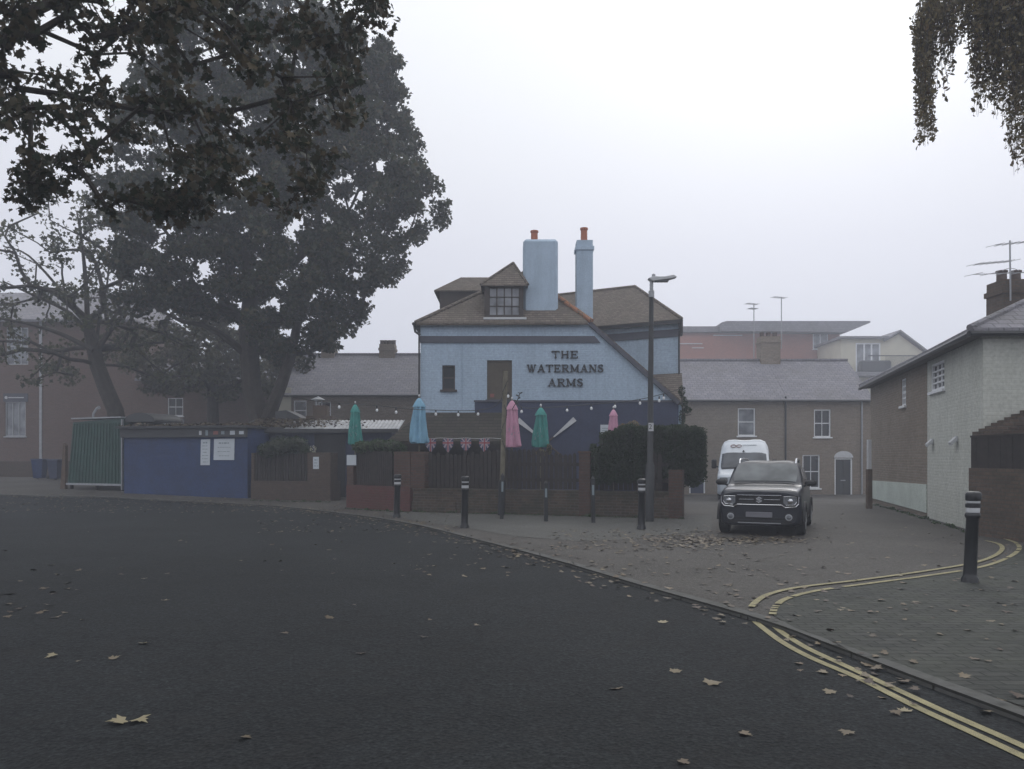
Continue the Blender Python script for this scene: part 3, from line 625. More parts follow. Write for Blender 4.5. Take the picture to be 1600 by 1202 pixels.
# ------------------------------------------------------------------ cottages behind, right
def cottage(name, label, pxa, pxb, Y, eave, ridge, wins, doors, mats, rd=3.0, chims=(), z0=-.8):
    xa, xb = xx(pxa, Y), xx(pxb, Y); T = Matrix.Translation((0, Y, 0)); root = thing(name, label, 'house', ((xa+xb)/2, Y+3, -.3))
    ops = [(xx(w_[0], Y), xx(w_[1], Y), zz(w_[3], Y), zz(w_[2], Y)) for w_ in list(wins)+list(doors)]
    ze_, zr = zz(eave, Y), zz(ridge, Y+rd); wm, rm = mats
    m = MB(T); wall_open(m, xa, xb, z0, ze_, ops, .12)
    for x_ in (xa, xb):
        P = [(x_, 0, z0), (x_, 2*rd, z0), (x_, 2*rd, ze_), (x_, rd, zr-.05), (x_, 0, ze_)]; m.poly(P[::-1] if x_ == xa else P)
    m.quad((xb, 2*rd, z0), (xa, 2*rd, z0), (xa, 2*rd, ze_), (xb, 2*rd, ze_)); m.build('wall', wm, root)
    m = MB(T); sl_ = (zr-ze_)/rd
    roofslab(m, [(xa+.003, -.2, ze_-.2*sl_+.1), (xb-.003, -.2, ze_-.2*sl_+.1), (xb-.003, rd, zr+.1), (xa+.003, rd, zr+.1)], .09)
    roofslab(m, [(xb-.003, 2*rd+.2, ze_-.2*sl_+.1), (xa+.003, 2*rd+.2, ze_-.2*sl_+.1), (xa+.003, rd, zr+.1), (xb-.003, rd, zr+.1)], .09)
    r = m.build('roof', rm, root)
    m = MB(T); m.box(xa, xb, rd-.1, rd+.1, zr+.06, zr+.17); m.build('ridge_tiles', rm, r)
    m = MB(T); m.tube([(xa, -.27, ze_-.1), (xb, -.27, ze_-.1)], .055, 7); m.build('gutter', M_black, r)
    for c_ in chims:
        y_ = Y+rd; chimney(root, xx(c_[0], y_), xx(c_[1], y_), y_-.35, y_+.45, zr-.8, zz(c_[2], y_), c_[4] if len(c_) > 4 else wm, c_[3], M_dkpot, poth=.25)
    for i, w_ in enumerate(wins): window(root, T, ops[i], w_[4], w_[5], gm_=w_[6], fw=.055)
    for i, d_ in enumerate(doors):
        a, b, c, d = ops[len(wins)+i]; m = MB(T)
        m.box(a+.07, b-.07, .07, .11, c, d-.07)
        for (q, s_) in ((.08, .45), (.52, .94)):
            for k in (0, 1):
                u = a+.12+k*(b-a-.2)/2; m.box(u, u+(b-a-.34)/2, .055, .069, c+(d-c)*q, c+(d-c)*s_-.02)
        dd = m.build('door', d_[4], root)
        m = MB(T); m.box(a, a+.07, .04, .12, c, d); m.box(b-.07, b, .04, .12, c, d); m.box(a+.07, b-.07, .04, .12, d-.07, d); m.build('door_frame', M_white, dd)
        m = MB(T); m.box((a+b)/2-.12, (a+b)/2+.12, .045, .054, c+.85, c+.9); m.build('letter_plate', M_gal, dd)
        if d_[5]:
            m = MB(T); r_ = (b-a)/2+.03; P = [((a+b)/2+r_*math.cos(q), -.02, d+.02+.34*math.sin(q)) for q in [math.pi*k/12 for k in range(13)]]
            m.prism(P, (0, .019, 0)); m.build('fanlight', M_dull, dd)
    return root, T, (xa, xb, ze_, zr)
QY = 39.0
hA, TA, _ = cottage('cottage', 'brown brick cottage with blue door and single sash window above the white van', 1000, 1229, QY, 624, 566, [(1153, 1180, 638, 681, 1, 2, M_glassl)], [(1077, 1102, 706, 771, M_bdoor, 0)], (M_stock2, M_slate), chims=[(1186, 1216, 527, 3, M_stock)])
hB, TB, _ = cottage('cottage', 'brown brick cottage with charcoal door under a white arch, right of the parked car', 1229, 1364, QY, 624, 566, [(1272, 1298, 640, 683, 2, 2, M_glass), (1254, 1281, 711, 763, 2, 2, M_glass)], [(1304, 1332, 716, 778, M_gdoor, 1)], (M_stock, M_slate))
m = MB(TA); m.tube([(xx(1227, QY), -.06, zz(620, QY)), (xx(1227, QY), -.06, -.3)], .045, 7); m.build('downpipe', M_black, hA)
m = MB(TB); m.tube([(xx(1346, QY), -.06, zz(627, QY)), (xx(1346, QY), -.06, -.3)], .045, 7); m.build('downpipe', M_gal, hB)
def aerial(root, px, pytop, pybot, Y, s=1., rows=((0, 1.),), els=7, mat=None, flip=1, name='aerial'):
    m = MB(); b = at(px, pybot, Y); t_ = at(px, pytop, Y); m.tube([b, t_], .022*s, 6)
    for (dz_, L) in rows:
        q = t_+Vector((0, 0, -.05-dz_)); d = Vector((-flip*.93, -.36, 0)); m.tube([q-d*L*.3, q+d*L*.7], .014*s, 5)
        for i in range(els):
            c = q-d*L*.3+d*L*i/(els-1); e_ = Vector((.36, -.93*flip, 0))*.22; m.tube([c-e_, c+e_], .008*s, 4)
    m.build(name, mat or M_gal, root)
aerial(hA, 1221, 464, 545, QY+3, 1.2, ((0, .8),)); aerial(hA, 1178, 474, 560, QY+3, 1.2, ((0, .7), (.25, .45)))
# cottages behind, left
LY = 40.0
hC, TC, _ = cottage('cottage', 'long brown brick cottage with slate roof and two ridge chimneys, left of the pub', 425, 700, LY, 616, 557, [(459, 479, 626, 657, 1, 2, M_glass), (497, 517, 628, 657, 1, 2, M_glass)], [], (M_stock, M_slate), 3.5, chims=[(504, 524, 541, 3, M_stock), (594, 618, 539, 4, M_stock)])
m = MB(); Y_ = LY+3.5; m.prism([(xx(498, Y_), Y_+.6, zz(560, Y_)), (xx(498, Y_), Y_+.6, zz(552, Y_)), (xx(622, Y_), Y_+.6, zz(552, Y_)), (xx(634, Y_), Y_+.6, zz(560, Y_))], (0, .8, 0)); m.build('rear_roof', M_slate, hC)
m = MB(TC); m.box(xx(428, LY), xx(455, LY), -.06, -.002, .3, zz(606, LY)); m.build('white_render', M_cream, hC)
# red brick block behind the cottages
RY = 84.0; a0 = thing('apartment_block', 'large red brick block with flat overhanging roof behind the cottages', 'building', (32, RY+5, -.3)); T = Matrix.Translation((0, RY, 0))
op = (xx(1270, RY), xx(1294, RY), zz(546, RY), zz(521, RY)); m = MB(T); xa, xb = xx(1030, RY), xx(1312, RY); wall_open(m, xa, xb, -.8, zz(520, RY), [op], .15)
m.quad((xb, 0, -.8), (xb, 12, -.8), (xb, 12, zz(520, RY)), (xb, 0, zz(520, RY))); m.quad((xa, 12, -.8), (xa, 0, -.8), (xa, 0, zz(520, RY)), (xa, 12, zz(520, RY))); m.build('wall', M_red, a0)
window(a0, T, op, 2, 1, gm_=M_glassl, fw=.12, bar=.14)
m = MB(T); zt = zz(505.5, RY)
m.prism([(xx(1122, RY), -1.5, zt-.15), (xx(1130, RY), -1.5, zt), (xx(1350, RY), -1.5, zt), (xx(1350, RY), -1.5, zt-.18), (xx(1314, RY), -1.5, zt-1.2), (xx(1122, RY), -1.5, zt-1.05)], (0, 14, 0)); m.build('roof', M_slate, a0)
m = MB(T); m.box(xa-.5, xx(1121, RY), -.6, 12, zz(520, RY), zz(511.5, RY)); m.build('parapet', M_slate, a0)
for (p, q, y_) in ((1113, 1158, 525), (1060, 1096, 538), (1080, 1098, 544.5), (1056, 1080, 562)): m = MB(T); m.box(xx(p, RY), xx(q, RY), -.48, -.36, zz(y_+.7, RY), zz(y_-.5, RY)); m.build('coping_strip', M_dull, a0)
m = MB(T); m.box(xx(1048, RY), xx(1158, RY), -.35, -.01, 6, zz(526, RY)); m.build('projecting_bay', M_red, a0)
# cream house with balcony
KY = 78.0; k0 = thing('cream_house', 'cream rendered house with gable and railed balcony behind the right cottages', 'house', (38, KY+3, -.3)); T = Matrix.Translation((0, KY, 0))
op = (xx(1337, KY), xx(1376, KY), zz(584, KY), zz(536, KY)); m = MB(T); wall_open(m, xx(1314, KY), xx(1386, KY), -.5, zz(530, KY), [op], .15)
m.poly([(xx(1386, KY), 0, -.5), (xx(1446, KY), 0, -.5), (xx(1446, KY), 0, zz(553, KY)), (xx(1404, KY), 0, zz(522, KY)), (xx(1386, KY), 0, zz(532, KY))])
m.quad((xx(1314, KY), 7, -.5), (xx(1314, KY), 0, -.5), (xx(1314, KY), 0, zz(530, KY)), (xx(1314, KY), 7, zz(530, KY))); m.build('wall', M_cream, k0)
window(k0, T, op, 3, 1, gm_=M_glassl, fw=.14, bar=.16, sill=False)
m = MB(T); m.box(xx(1309, KY), xx(1386, KY), -.5, 7, zz(530, KY), zz(526.5, KY)); A, B, Cc = (xx(1381, KY), -.4, zz(534, KY)), (xx(1404, KY), -.4, zz(519, KY)), (xx(1450, KY), -.4, zz(554, KY))
m.prism([A, B, (B[0], -.4, B[2]+.18), (A[0]-.1, -.4, A[2]+.14)], (0, 7.5, 0)); m.prism([B, Cc, (Cc[0]+.1, -.4, Cc[2]+.14), (B[0], -.4, B[2]+.18)], (0, 7.5, 0)); m.build('roof', M_slate, k0)
bm_ = MB(T)
for i in range(34):
    x_ = xx(1372, KY)+i*.11; bm_.box(x_, x_+.025, -1.6, -1.575, zz(582, KY), zz(560, KY))
bm_.box(xx(1345, KY), xx(1372, KY)+34*.11, -1.62, -1.56, zz(560, KY), zz(558.6, KY)); br_ = bm_.build('balcony_railing', M_black, k0)
m = MB(T); m.box(xx(1313, KY), xx(1450, KY), -1.7, -.01, zz(590, KY), zz(584, KY)); m.build('balcony_floor', M_slate, k0)
m = MB(T); m.rbox(xx(1336, KY), xx(1382, KY), -1.5, -.6, zz(584, KY)+.01, zz(566, KY), .12); m.build('balcony_screen', M_gdoor, k0)

# ------------------------------------------------------------------ pale house on the right
A, Cn = (12.78, 27.6), (9.55, 15.7); Th, Lh = frame(Cn, A)      # u runs away from us; v is to the left of travel, so flip below
Th = frame(A, Cn)[0]; EZ = 4.2
rh = thing('end_house', 'sage painted house at the right with brick rear half, grey hipped roof and brick chimney', 'house', (13, 21, 0))
def uw(px, py): return uv_on(Th, px, py)
ub = uw(1449, 700)[0]
w1 = (uw(1408, 600)[0], uw(1415, 600)[0], 0, 0); w1 = (uw(1408.5, 614)[0], uw(1415.5, 614)[0], uw(1412, 634)[1], uw(1412, 592)[1])
w2 = (uw(1454.5, 590)[0], uw(1475.5, 590)[0], uw(1465, 610)[1], uw(1465, 566)[1])
m = MB(Th); wall_open(m, 0, ub, -.4, EZ, [w1], .12)
m.quad((0, 6, -.4), (0, 0, -.4), (0, 0, EZ), (0, 6, EZ)); m.build('wall', M_stock, rh)['label'] = 'bare brick rear half'
m = MB(Th); wall_open(m, ub, Lh, -.2, EZ, [w2], .12)
Tf = Matrix.Translation((9.55, 15.7, 0)); m.T = Tf; m.quad((0, 0, -.2), (5.5, 0, -.2), (5.5, 0, EZ), (0, 0, EZ)); m.quad((5.5, 0, -.2), (8, 12, -.2), (8, 12, EZ), (5.5, 0, EZ)); m.build('wall', M_sage, rh)['label'] = 'sage painted front half'
m = MB(Th); zt0, zt1 = uw(1362, 751)[1], uw(1449, 757)[1]
m.prism([(.02, -.03, .12), (ub-.02, -.03, .12), (ub-.02, -.03, zt1), (.02, -.03, zt0)], (0, .028, 0)); m.build('plinth', M_sager, rh)
window(rh, Th, w1, 2, 4, v=.05, fw=.05, bar=.04); window(rh, Th, w2, 3, 4, v=.05, fw=.06, bar=.04, mid=False)
m = MB(Th); ov = .32; sl_ = .50; rdp = 3.2
e0, e1 = Th @ Vector((-.25, -ov, EZ-.05)), Th @ Vector((Lh+.28, -ov, EZ-.05)); f1 = Vector((9.55+6, 15.7-.35, EZ-.05)); b1 = Vector((9.55+9.0, 28.2, EZ-.05))
ra, rb_ = Th @ Vector((2.6, rdp, EZ-.05+sl_*(rdp+ov))), Th @ Vector((Lh-3.3, rdp, EZ-.05+sl_*(rdp+ov)))
m = MB(); roofslab(m, [e0, e1, rb_, ra], .1); roofslab(m, [e1, f1, rb_], .1); roofslab(m, [f1, b1, ra, rb_], .1); roofslab(m, [b1, e0, ra], .1); rr_ = m.build('roof', M_slate, rh)
m = MB(); m.tube([e1, rb_, ra, e0], .07, 7); m.build('ridge_tiles', M_slate, rr_)
m = MB(); d_ = Vector((0, 0, -.12)); m.tube([e0+d_, e1+d_], .06, 8); m.tube([e1+d_, f1+d_], .06, 8); m.build('gutter', M_black, rr_)
m = MB(); m.poly([e0+Vector((0, 0, -.14)), Th @ Vector((0, .02, EZ-.19)), Th @ Vector((Lh, .02, EZ-.19)), e1+Vector((0, 0, -.14))]); m.build('soffit', M_frame, rr_)
y_ = 19.2; chimney(rh, xx(1568, y_), xx(1612, y_), y_, y_+.7, 4.8, zz(436, y_), M_dkbrick, 2, M_dkpot, cap=True, poth=.28)
m = MB(); b = at(1579, 470, y_-.1); t_ = at(1578, 376, y_-.1); m.tube([b, t_], .02, 7)
for (py0, py1, pxa, pxb, th_) in ((378, 376, 1555, 1625, .012), (408, 408, 1524, 1581, .012), (424, 424, 1521, 1660, .01)):
    p = at(pxa, py0+5, y_-.8); q = at(pxb, py1, y_+.6); m.tube([p, q], th_, 6)
    for i in range(7):
        c = p.lerp(q, i/6); m.tube([c+Vector((.10, -.2, 0)), c-Vector((.10, -.2, 0))], .006, 4)
m.tube([at(1566+2*i, 424-4.5*abs(math.sin(math.pi*i/13))**.6, y_-.1) for i in range(14)], .008, 5)
m.build('aerial', M_gal, rh)
for (px, py) in ((1458, 693), (1496, 690)):
    u, z = uw(px, py); m = MB(Th); m.box(u-.05, u+.05, -.05, -.004, z-.02, z+.12); m.prism([(u-.09, -.05, z+.1), (u+.09, -.05, z+.1), (u+.09, -.17, z-.02), (u-.09, -.17, z-.02), (u-.09, -.05, z-.06), (u+.09, -.05, z-.06)][:4], (0, .03, -.07)); m.build('security_light', M_dull, rh)
# little post at the far corner
p = hit(1358, 795); m = MB(); m.box(p.x-.07, p.x+.07, p.y-.07, p.y+.07, p.z-.1, p.z+1.2); o = thing('marker_post', 'slim dark timber post with pale top at the far corner of the sage house', 'post', p); m.build('post', M_wood, o)
m = MB(); m.box(p.x-.05, p.x+.05, p.y-.05, p.y+.05, p.z+1.2, p.z+2.1); m.build('upper_post', M_dull, o)
# garden wall in front of it, and a stepped outhouse roof
gw0, gw1 = Vector((9.2, 15.6, 0)), Vector((9.55, 12.4, 0)); Tg, Lg = frame(gw0, gw1)
gwr = thing('garden_wall', 'dark brown brick wall with dark boarding on top at the right edge, behind the nearest bollard', 'wall', (9.5, 14.5, 0))
m = MB(Tg); m.box(0, Lg, 0, .23, -.1, 1.34); m.build('brick_base', M_dkbrick, gwr)
m = MB(Tg); 
for i in range(int(Lg/.16)): m.box(i*.16, i*.16+.152, .05+.004*(i % 2), .11, 1.34, 1.95)
m.box(0, Lg, .03, .13, 1.95, 1.99); m.build('boarding', M_dark, gwr)
oh = thing('outhouse', 'low outhouse with stepped dark tiled verge beside the sage house', 'outhouse', (11, 15, 0)); m = MB()
y_ = 15.3; st = [(1536, 678), (1546, 674), (1556, 669), (1566, 665), (1576, 660), (1587, 656), (1598, 651), (1612, 646), (1630, 640), (1660, 634)]
for i in range(len(st)-1): m.box(xx(st[i][0], y_), xx(st[i+1][0], y_), y_-.03, y_+.36, zz(st[i][1]+9, y_), zz(st[i+1][1], y_))
m.build('stepped_verge', M_dkbrick, oh)
m = MB(); m.prism([(xx(1536, y_), y_, 0), (xx(1660, y_), y_, 0), (xx(1660, y_), y_, zz(640, y_)), (xx(1536, y_), y_, zz(681, y_))], (0, .34, 0)); m.build('wall', M_brown, oh)

# ------------------------------------------------------------------ left: offices, sheds
OY = 46.0; of = thing('office_building', 'plum brick office building with tall windows at the far left', 'building', (-27, OY+5, .5)); T = Matrix.Translation((0, OY, 0))
o1 = (xx(10, OY), xx(44, OY), zz(570, OY), zz(512, OY)); o2 = (xx(8, OY), xx(40, OY), zz(682, OY), zz(628, OY)); o3 = (xx(-62, OY), xx(-28, OY), zz(682, OY), zz(512, OY))
m = MB(T); xa, xb = xx(-140, OY), xx(206, OY); zt = zz(498, OY); wall_open(m, xa, xb, 0, zt, [o1, o2, o3], .15); m.quad((xb, 0, 0), (xb, 10, 0), (xb, 10, zt), (xb, 0, zt)); m.build('wall', M_office, of)
for o_ in (o1, o2, o3): window(of, T, o_, 3, 2 if o_ is o1 else 1, M_gal, M_glassl, sill=o_ is o2, fw=.06, bar=.05)
m = MB(T); roofslab(m, [(xa-.3, -.4, zt-.1), (xb+.3, -.4, zt-.1), (xb-2, 5, zt+2.6), (xa-.3, 5, zt+2.6)], .15); roofslab(m, [(xb+.3, 10.4, zt-.1), (xb-2, 5, zt+2.6), (xb+.3, -.4, zt-.1)], .15); m.build('roof', M_slate, of)
m = MB(T); m.box(xx(6, OY), xx(44, OY), -.05, -.004, zz(628, OY), zz(615, OY)); sg = m.build('sign_panel', M_band, of)
m = MB(T); m.box(xx(14, OY), xx(38, OY), -.06, -.051, zz(622.3, OY), zz(620.7, OY)); m.lathe([(.09, 0), (.09, .012)], (xx(10.5, OY), -.05, zz(621.5, OY)), 12, Matrix.Rotation(math.pi/2, 4, 'X')); m.build('sign_writing', M_dull, sg)
m = MB(T); m.box(xx(62, OY), xx(66, OY), -.05, -.004, .5, zz(500, OY)); m.build('downpipe', M_gal, of)
an = thing('annexe', 'low plum brick annexe stretching behind the sheds and the big tree', 'building', (-18, OY+4, .5))
m = MB(T); wall_open(m, xb+.01, xx(432, OY), 0, zz(592, OY), [(xx(262, OY), xx(286, OY), zz(650, OY), zz(622, OY))], .15); m.build('wall', M_office, an)
window(an, T, (xx(262, OY), xx(286, OY), zz(650, OY), zz(622, OY)), 2, 2)
m = MB(T); roofslab(m, [(xb+.3, -.3, zz(593, OY)), (xx(436, OY), -.3, zz(593, OY)), (xx(430, OY), 3, zz(593, OY)+1.3), (xb+.3, 3, zz(593, OY)+1.3)], .12); m.build('roof', M_slate, an)
m = MB(T); m.box(xx(236, OY), xx(288, OY), -1.2, -.02, zz(664, OY), zz(655, OY)); m.build('canopy', M_dull, an)
# low wall and bins in front of the offices
lw = MB(); p0, p1 = hit(-120, 744), hit(108, 746)
Tl, Ll = frame(p0, p1); lw.T = Tl; lw.box(0, Ll, 0, .25, .0, 1.35); o = lw.build('low_wall', M_brown); tag(o, 'low dark brick wall in front of the far left offices', 'wall')
def wheelie(name, label, p, mat, rz=0, group=None):
    o = thing(name, label, 'bin', p, group); T = Matrix.Translation(p) @ Matrix.Rotation(rz, 4, 'Z'); m = MB(T)
    a, b, h = .24, .3, .95; P = [(-a*.8, -a, .06), (a*.8, -a, .06), (a*.8, a, .06), (-a*.8, a, .06), (-a*1.15, -b, h), (a*1.15, -b, h), (a*1.15, b, h), (-a*1.15, b, h)]
    m.add(P, [(0, 3, 2, 1), (4, 5, 6, 7), (0, 1, 5, 4), (1, 2, 6, 5), (2, 3, 7, 6), (3, 0, 4, 7)]); m.build('body', mat, o, bevel=.02)
    m = MB(T); m.rbox(-a*1.25, a*1.25, -b*1.05, b*1.1, h+.002, h+.06, .02); m.tube([(-a*1.1, b*1.2, h), (a*1.1, b*1.2, h)], .018, 6); m.build('lid', mat, o)
    for s_ in (-1, 1): m = MB(T); m.lathe([(.1, 0), (.1, .04)], (s_*a-.02, b, .1), 12, Matrix.Rotation(math.pi/2, 4, 'Y')); m.build('wheel', M_rub, o)
wheelie('wheelie_bin', 'dark blue wheelie bin left of a second one before the offices', hit(62, 749), M_shed, .1, 'bins before the offices')
wheelie('wheelie_bin', 'navy wheelie bin between its twin and the green shed', hit(88, 750), M_bdoor, -.1, 'bins before the offices')
# green sheet metal cycle locker
p0, p1 = hit(106, 764), hit(191, 768); Tg, Lg = frame(p0, p1); gz0 = p0.z; gh = thing('metal_locker', 'green corrugated metal locker left of the blue shed', 'locker', (p0+p1)/2); HL = zz(655, p1.y)
m = MB(Tg); tl = .22
m.add([(tl*0, 0, gz0+.22), (Lg, 0, gz0+.22), (Lg, 2.0, gz0+.22), (0, 2., gz0+.22), (.32, .0, HL-.08), (Lg, 0, HL+.04), (Lg, 2., HL+.04), (.32, 2., HL-.08)], [(0, 3, 2, 1), (4, 5, 6, 7), (0, 1, 5, 4), (1, 2, 6, 5), (2, 3, 7, 6), (3, 0, 4, 7)])
n_ = 16
for i in range(n_):
    u0 = .05+i*(Lg-.1)/n_; t0 = .3*(1-i/n_); m.add([(u0+t0*0, -.03, gz0+.26), (u0+.06, -.03, gz0+.26), (u0+.06+t0, -.03, HL-.14), (u0+t0, -.03, HL-.14), (u0, 0.0, gz0+.26), (u0+.06, 0, gz0+.26), (u0+.06+t0, 0, HL-.14), (u0+t0, 0, HL-.14)], [(0, 1, 2, 3), (0, 3, 7, 4), (1, 5, 6, 2), (3, 2, 6, 7)])
m.build('corrugated_panel', M_green, gh)
m = MB(Tg); m.box(-.03, Lg, -.07, -.035, gz0+.17, gz0+.25); m.box(.3, Lg+.02, -.08, 2., HL+.05, HL+.1); m.box(Lg+.002, Lg+.05, -.06, .02, gz0, HL); m.build('frame', M_gal, gh)
for u in (.05, Lg/2, Lg-.15): m = MB(Tg); m.box(u, u+.1, .05, .15, gz0-.1, gz0+.219); m.build('foot', M_dark, gh)
m = MB(Tg); P = []
for k in range(17):
    th = math.pi*k/16; P.append((Lg+.75-.85*math.cos(th)+.05, 1.5, HL-.12+.36*math.sin(th)))
m.prism(P, (0, -1.4, 0)); o = m.build('arched_roof', M_gdoor); tag(o, 'dark arched shelter roof rising between green locker and blue shed', 'shelter roof')
m = MB(Tg); m.prism([(-.35, -.1, gz0-.1), (-.05, -.1, gz0-.1), (-.02, -.1, gz0+1.8), (-.14, -.1, gz0+1.9)], (0, .12, 0)); o = m.build('grey_board', M_wood); tag(o, 'grey board leaning against the left end of the green locker', 'board')
m = MB(Tg); m.tube([(.72, .6, HL+.05), (.75, .6, HL+.3), (.95, .6, HL+.52), (1.1, .6, HL+.55)], [.03, .05, .05, .07], 8); m.tube([(.7, .6, HL+.1), (.7, .6, HL+.12)], .2, 10); o = m.build('bent_flue', M_gal); tag(o, 'small bent metal flue on top of the green locker', 'flue')
# blue timber shed with notices
p0, p1 = hit(194, 771), hit(387, 779); Tb, Lb = frame(p0, p1); bz = min(p0.z, p1.z)-.1; HB = zz(670, (p0.y+p1.y)/2); bs = thing('blue_shed', 'long blue timber shed with white notices and leaf strewn flat roof', 'shed', (p0+p1)/2)
m = MB(Tb); m.box(0, Lb, .02, 2, bz, HB)
n_ = 17
for i in range(n_): z0_ = bz+.1+i*(HB-.35-bz)/n_; m.prism([(0, .02, z0_), (0, -.02, z0_), (0, -.002, z0_+(HB-.35-bz)/n_-.005), (0, .02, z0_+(HB-.35-bz)/n_-.005)], (Lb, 0, 0))
m.build('wall', M_shed, bs)
m = MB(Tb); m.box(-.1, Lb+.02, -.12, -.04, HB-.33, HB+.02); fa = m.build('fascia', M_gdoor, bs)
for k, (px, wdt, hgt, mt) in enumerate(((316, .1, .16, M_dull), (326, .1, .2, M_ink), (340, .2, .13, M_rimr), (351, .13, .12, M_ink), (366, .2, .15, M_paper), (380, .19, .12, M_paper))):
    u = uv_on(Tb, px, 673)[0]; m = MB(Tb); m.box(u-wdt/2, u+wdt/2, -.13, -.121, HB-.17-hgt/2, HB-.17+hgt/2); m.build('sticker', mt, fa)
m = MB(Tb); m.box(-.2, Lb+.1, -.25, 2.1, HB+.02, HB+.1); m.build('roof', M_gdoor, bs)
def notice(root_label, T, pa, pb, v, lines, name='notice', sk=0):
    (xa_, ya_), (xb_, yb_) = pa, pb; u0, zt_ = uv_on(T, xa_, ya_); u1_, _ = uv_on(T, xb_, ya_); zb_ = uv_on(T, (xa_+xb_)/2, yb_)[1]
    o = thing(name, root_label, 'notice', T @ Vector(((u0+u1_)/2, v, zb_))); m = MB(T); m.prism([(u0+sk, v, zt_), (u0-sk, v, zb_), (u1_-sk, v, zb_), (u1_+sk, v, zt_+sk)], (0, .012, 0)); m.build('sheet', M_paper, o)
    m = MB(T)
    for i in range(lines):
        z_ = zt_-(zt_-zb_)*(i+1)/(lines+1); hw = (u1_-u0)*(.36 if i % 3 else .28)*R(.85, 1); c = (u0+u1_)/2; x_ = c-hw
        while x_ < c+hw-.02:
            q = min(R(.05, .16), c+hw-x_); m.box(x_, x_+q, v-.003, v-.001, z_-.012*(2.2 if i == 0 else 1), z_+.012*(2.2 if i == 0 else 1)); x_ += q+.03
    m.build('writing', M_ink, o); return o
notice('narrow white notice sheet, left one on the blue shed', Tb, (314.5, 687), (329, 727), -.04, 7, sk=.01)
notice('square white notice sheet, right one on the blue shed', Tb, (335, 686), (367, 719), -.04, 4, sk=.01)
# outdoor bar behind the planters
BY = 30.5; ba = thing('bar_shed', 'low navy garden bar with pale sheet roof behind the planters', 'shed', (xx(500, BY), BY+1, 0)); xa, xb = xx(388, BY), xx(612, BY); T = Matrix.Translation((0, BY, 0))
zf = zz(671, BY); m = MB(T); m.box(xa, xb, 0, 1.15, -.1, zf-.1)
for i in range(26): u = xa+i*(xb-xa)/26; m.box(u+.01, u+(xb-xa)/26-.01, -.02, -.001, 0, zf-.14)
m.build('wall', M_navy, ba)
m = MB(T); P = []; n_ = 60; xm = xx(447, BY)
for i in range(n_+1):
    x_ = xm+(xb+.35-xm)*i/n_; P.append((x_, .018*math.cos(i*math.pi)))
for i in range(n_):
    (x0_, d0), (x1_, d1) = P[i], P[i+1]; m.add([(x0_, -.3, zf+d0), (x1_, -.3, zf+d1), (x1_, 1.3, zf+.42+d1), (x0_, 1.3, zf+.42+d0), (x0_, -.3, zf+d0-.03), (x1_, -.3, zf+d1-.03)], [(0, 1, 2, 3), (4, 5, 1, 0)])
m.build('corrugated_roof', M_corr, ba)
m = MB(T); roofslab(m, [(xa-.2, -.3, zf+.1), (xm-.01, -.3, zf+.06), (xm-.01, 1.3, zf+.44), (xa-.2, 1.3, zf+.44)], .1); m.box(xa-.2, xb+.3, -.36, -.31, zf-.14, zf+.01); m.build('roof_edge', M_gdoor, ba)
m = MB(T); m.box(xx(492, BY), xx(540, BY), -.06, -.021, 0, zf-.2); m.build('doorway', M_plas, ba)
# flue with metal hat rising behind the bar
fy = 32.3; fo = thing('flue_stack', 'squat dark flue stack with pale metal hat behind the bar roof', 'flue', (xx(498, fy), fy, 0)); m = MB(); m.box(xx(478, fy), xx(518, fy), fy, fy+1, 0, zz(650, fy)); m.box(xx(487, fy), xx(508, fy), fy+.2, fy+.8, zz(650, fy), zz(633, fy)); m.build('stack', M_wood, fo)
m = MB(); m.lathe([(.30, 0), (.18, .07), (.05, .13), (.01, .15)], (xx(497, fy+.5), fy+.5, zz(625, fy+.5)), 18); m.build('metal_hat', M_dull, fo, smooth=True)
for k in range(3): th = k*2.1+.4; m = MB(); m.tube([(xx(497, fy+.5)+.15*math.cos(th), fy+.5+.15*math.sin(th), zz(634, fy)), (xx(497, fy+.5)+.15*math.cos(th), fy+.5+.15*math.sin(th), zz(624, fy))], .03, 6); m.build('stay', M_gal, fo)
# grey awning hump left of it
m = MB(); y_ = 32.3; P = [at(430, 662, y_), at(430, 643, y_), at(447, 641, y_), at(465, 650, y_), at(487, 662, y_)]; m.prism(P, (0, 1.5, 0)); o = m.build('tarpaulin', M_gdoor); tag(o, 'grey tarpaulin hump beside the trunk of the big tree', 'tarpaulin')

# ------------------------------------------------------------------ garden front: planters, wall, fence
def planter(name, label, pa, pb, ztop, mbase, mpier, hb, d=.7):
    A = hit(*pa); B = hit(*pb); T, L = frame(A, B); o = thing(name, label, 'planter', (A+B)/2); z0_ = min(A.z, B.z)-.1
    m = MB(T); m.box(.0, L, 0, d, z0_, hb); m.build('brick_base', mbase, o)
    return o, T, L
pl1, T1, L1 = planter('planter', 'brown brick planter with dark lattice screen left of the gate', (392, 780), (516, 783), 0, M_brown, M_pier, zz(752, 28.))
m = MB(T1); up = L1-.95; zs = zz(708, 28); zb_ = zz(752, 28)
for i in range(int((up-.15)/.11)): m.box(.15+i*.11, .15+i*.11+.085, .06, .10, zb_+.002, zs+R(-.03, .03))
for z_ in (zb_+.2, zb_+.6, zs-.1): m.box(.13, up, .101, .13, z_, z_+.07)
m.build('lattice_screen', M_dark, pl1)
m = MB(T1); m.box(L1-.95, L1-.003, .02, .5, zb_, zz(707, 27.5)); m.build('brick_pier', M_brown, pl1); m = MB(T1); m.box(0.003, .13, .02, .4, zb_, zs); m.build('brick_pier', M_brown, pl1)
pl2, T2, L2 = planter('planter', 'red painted brick planter with dark screen right of the gate', (541, 793), (640, 800), 0, M_redp, M_pier, zz(759, 23.3))
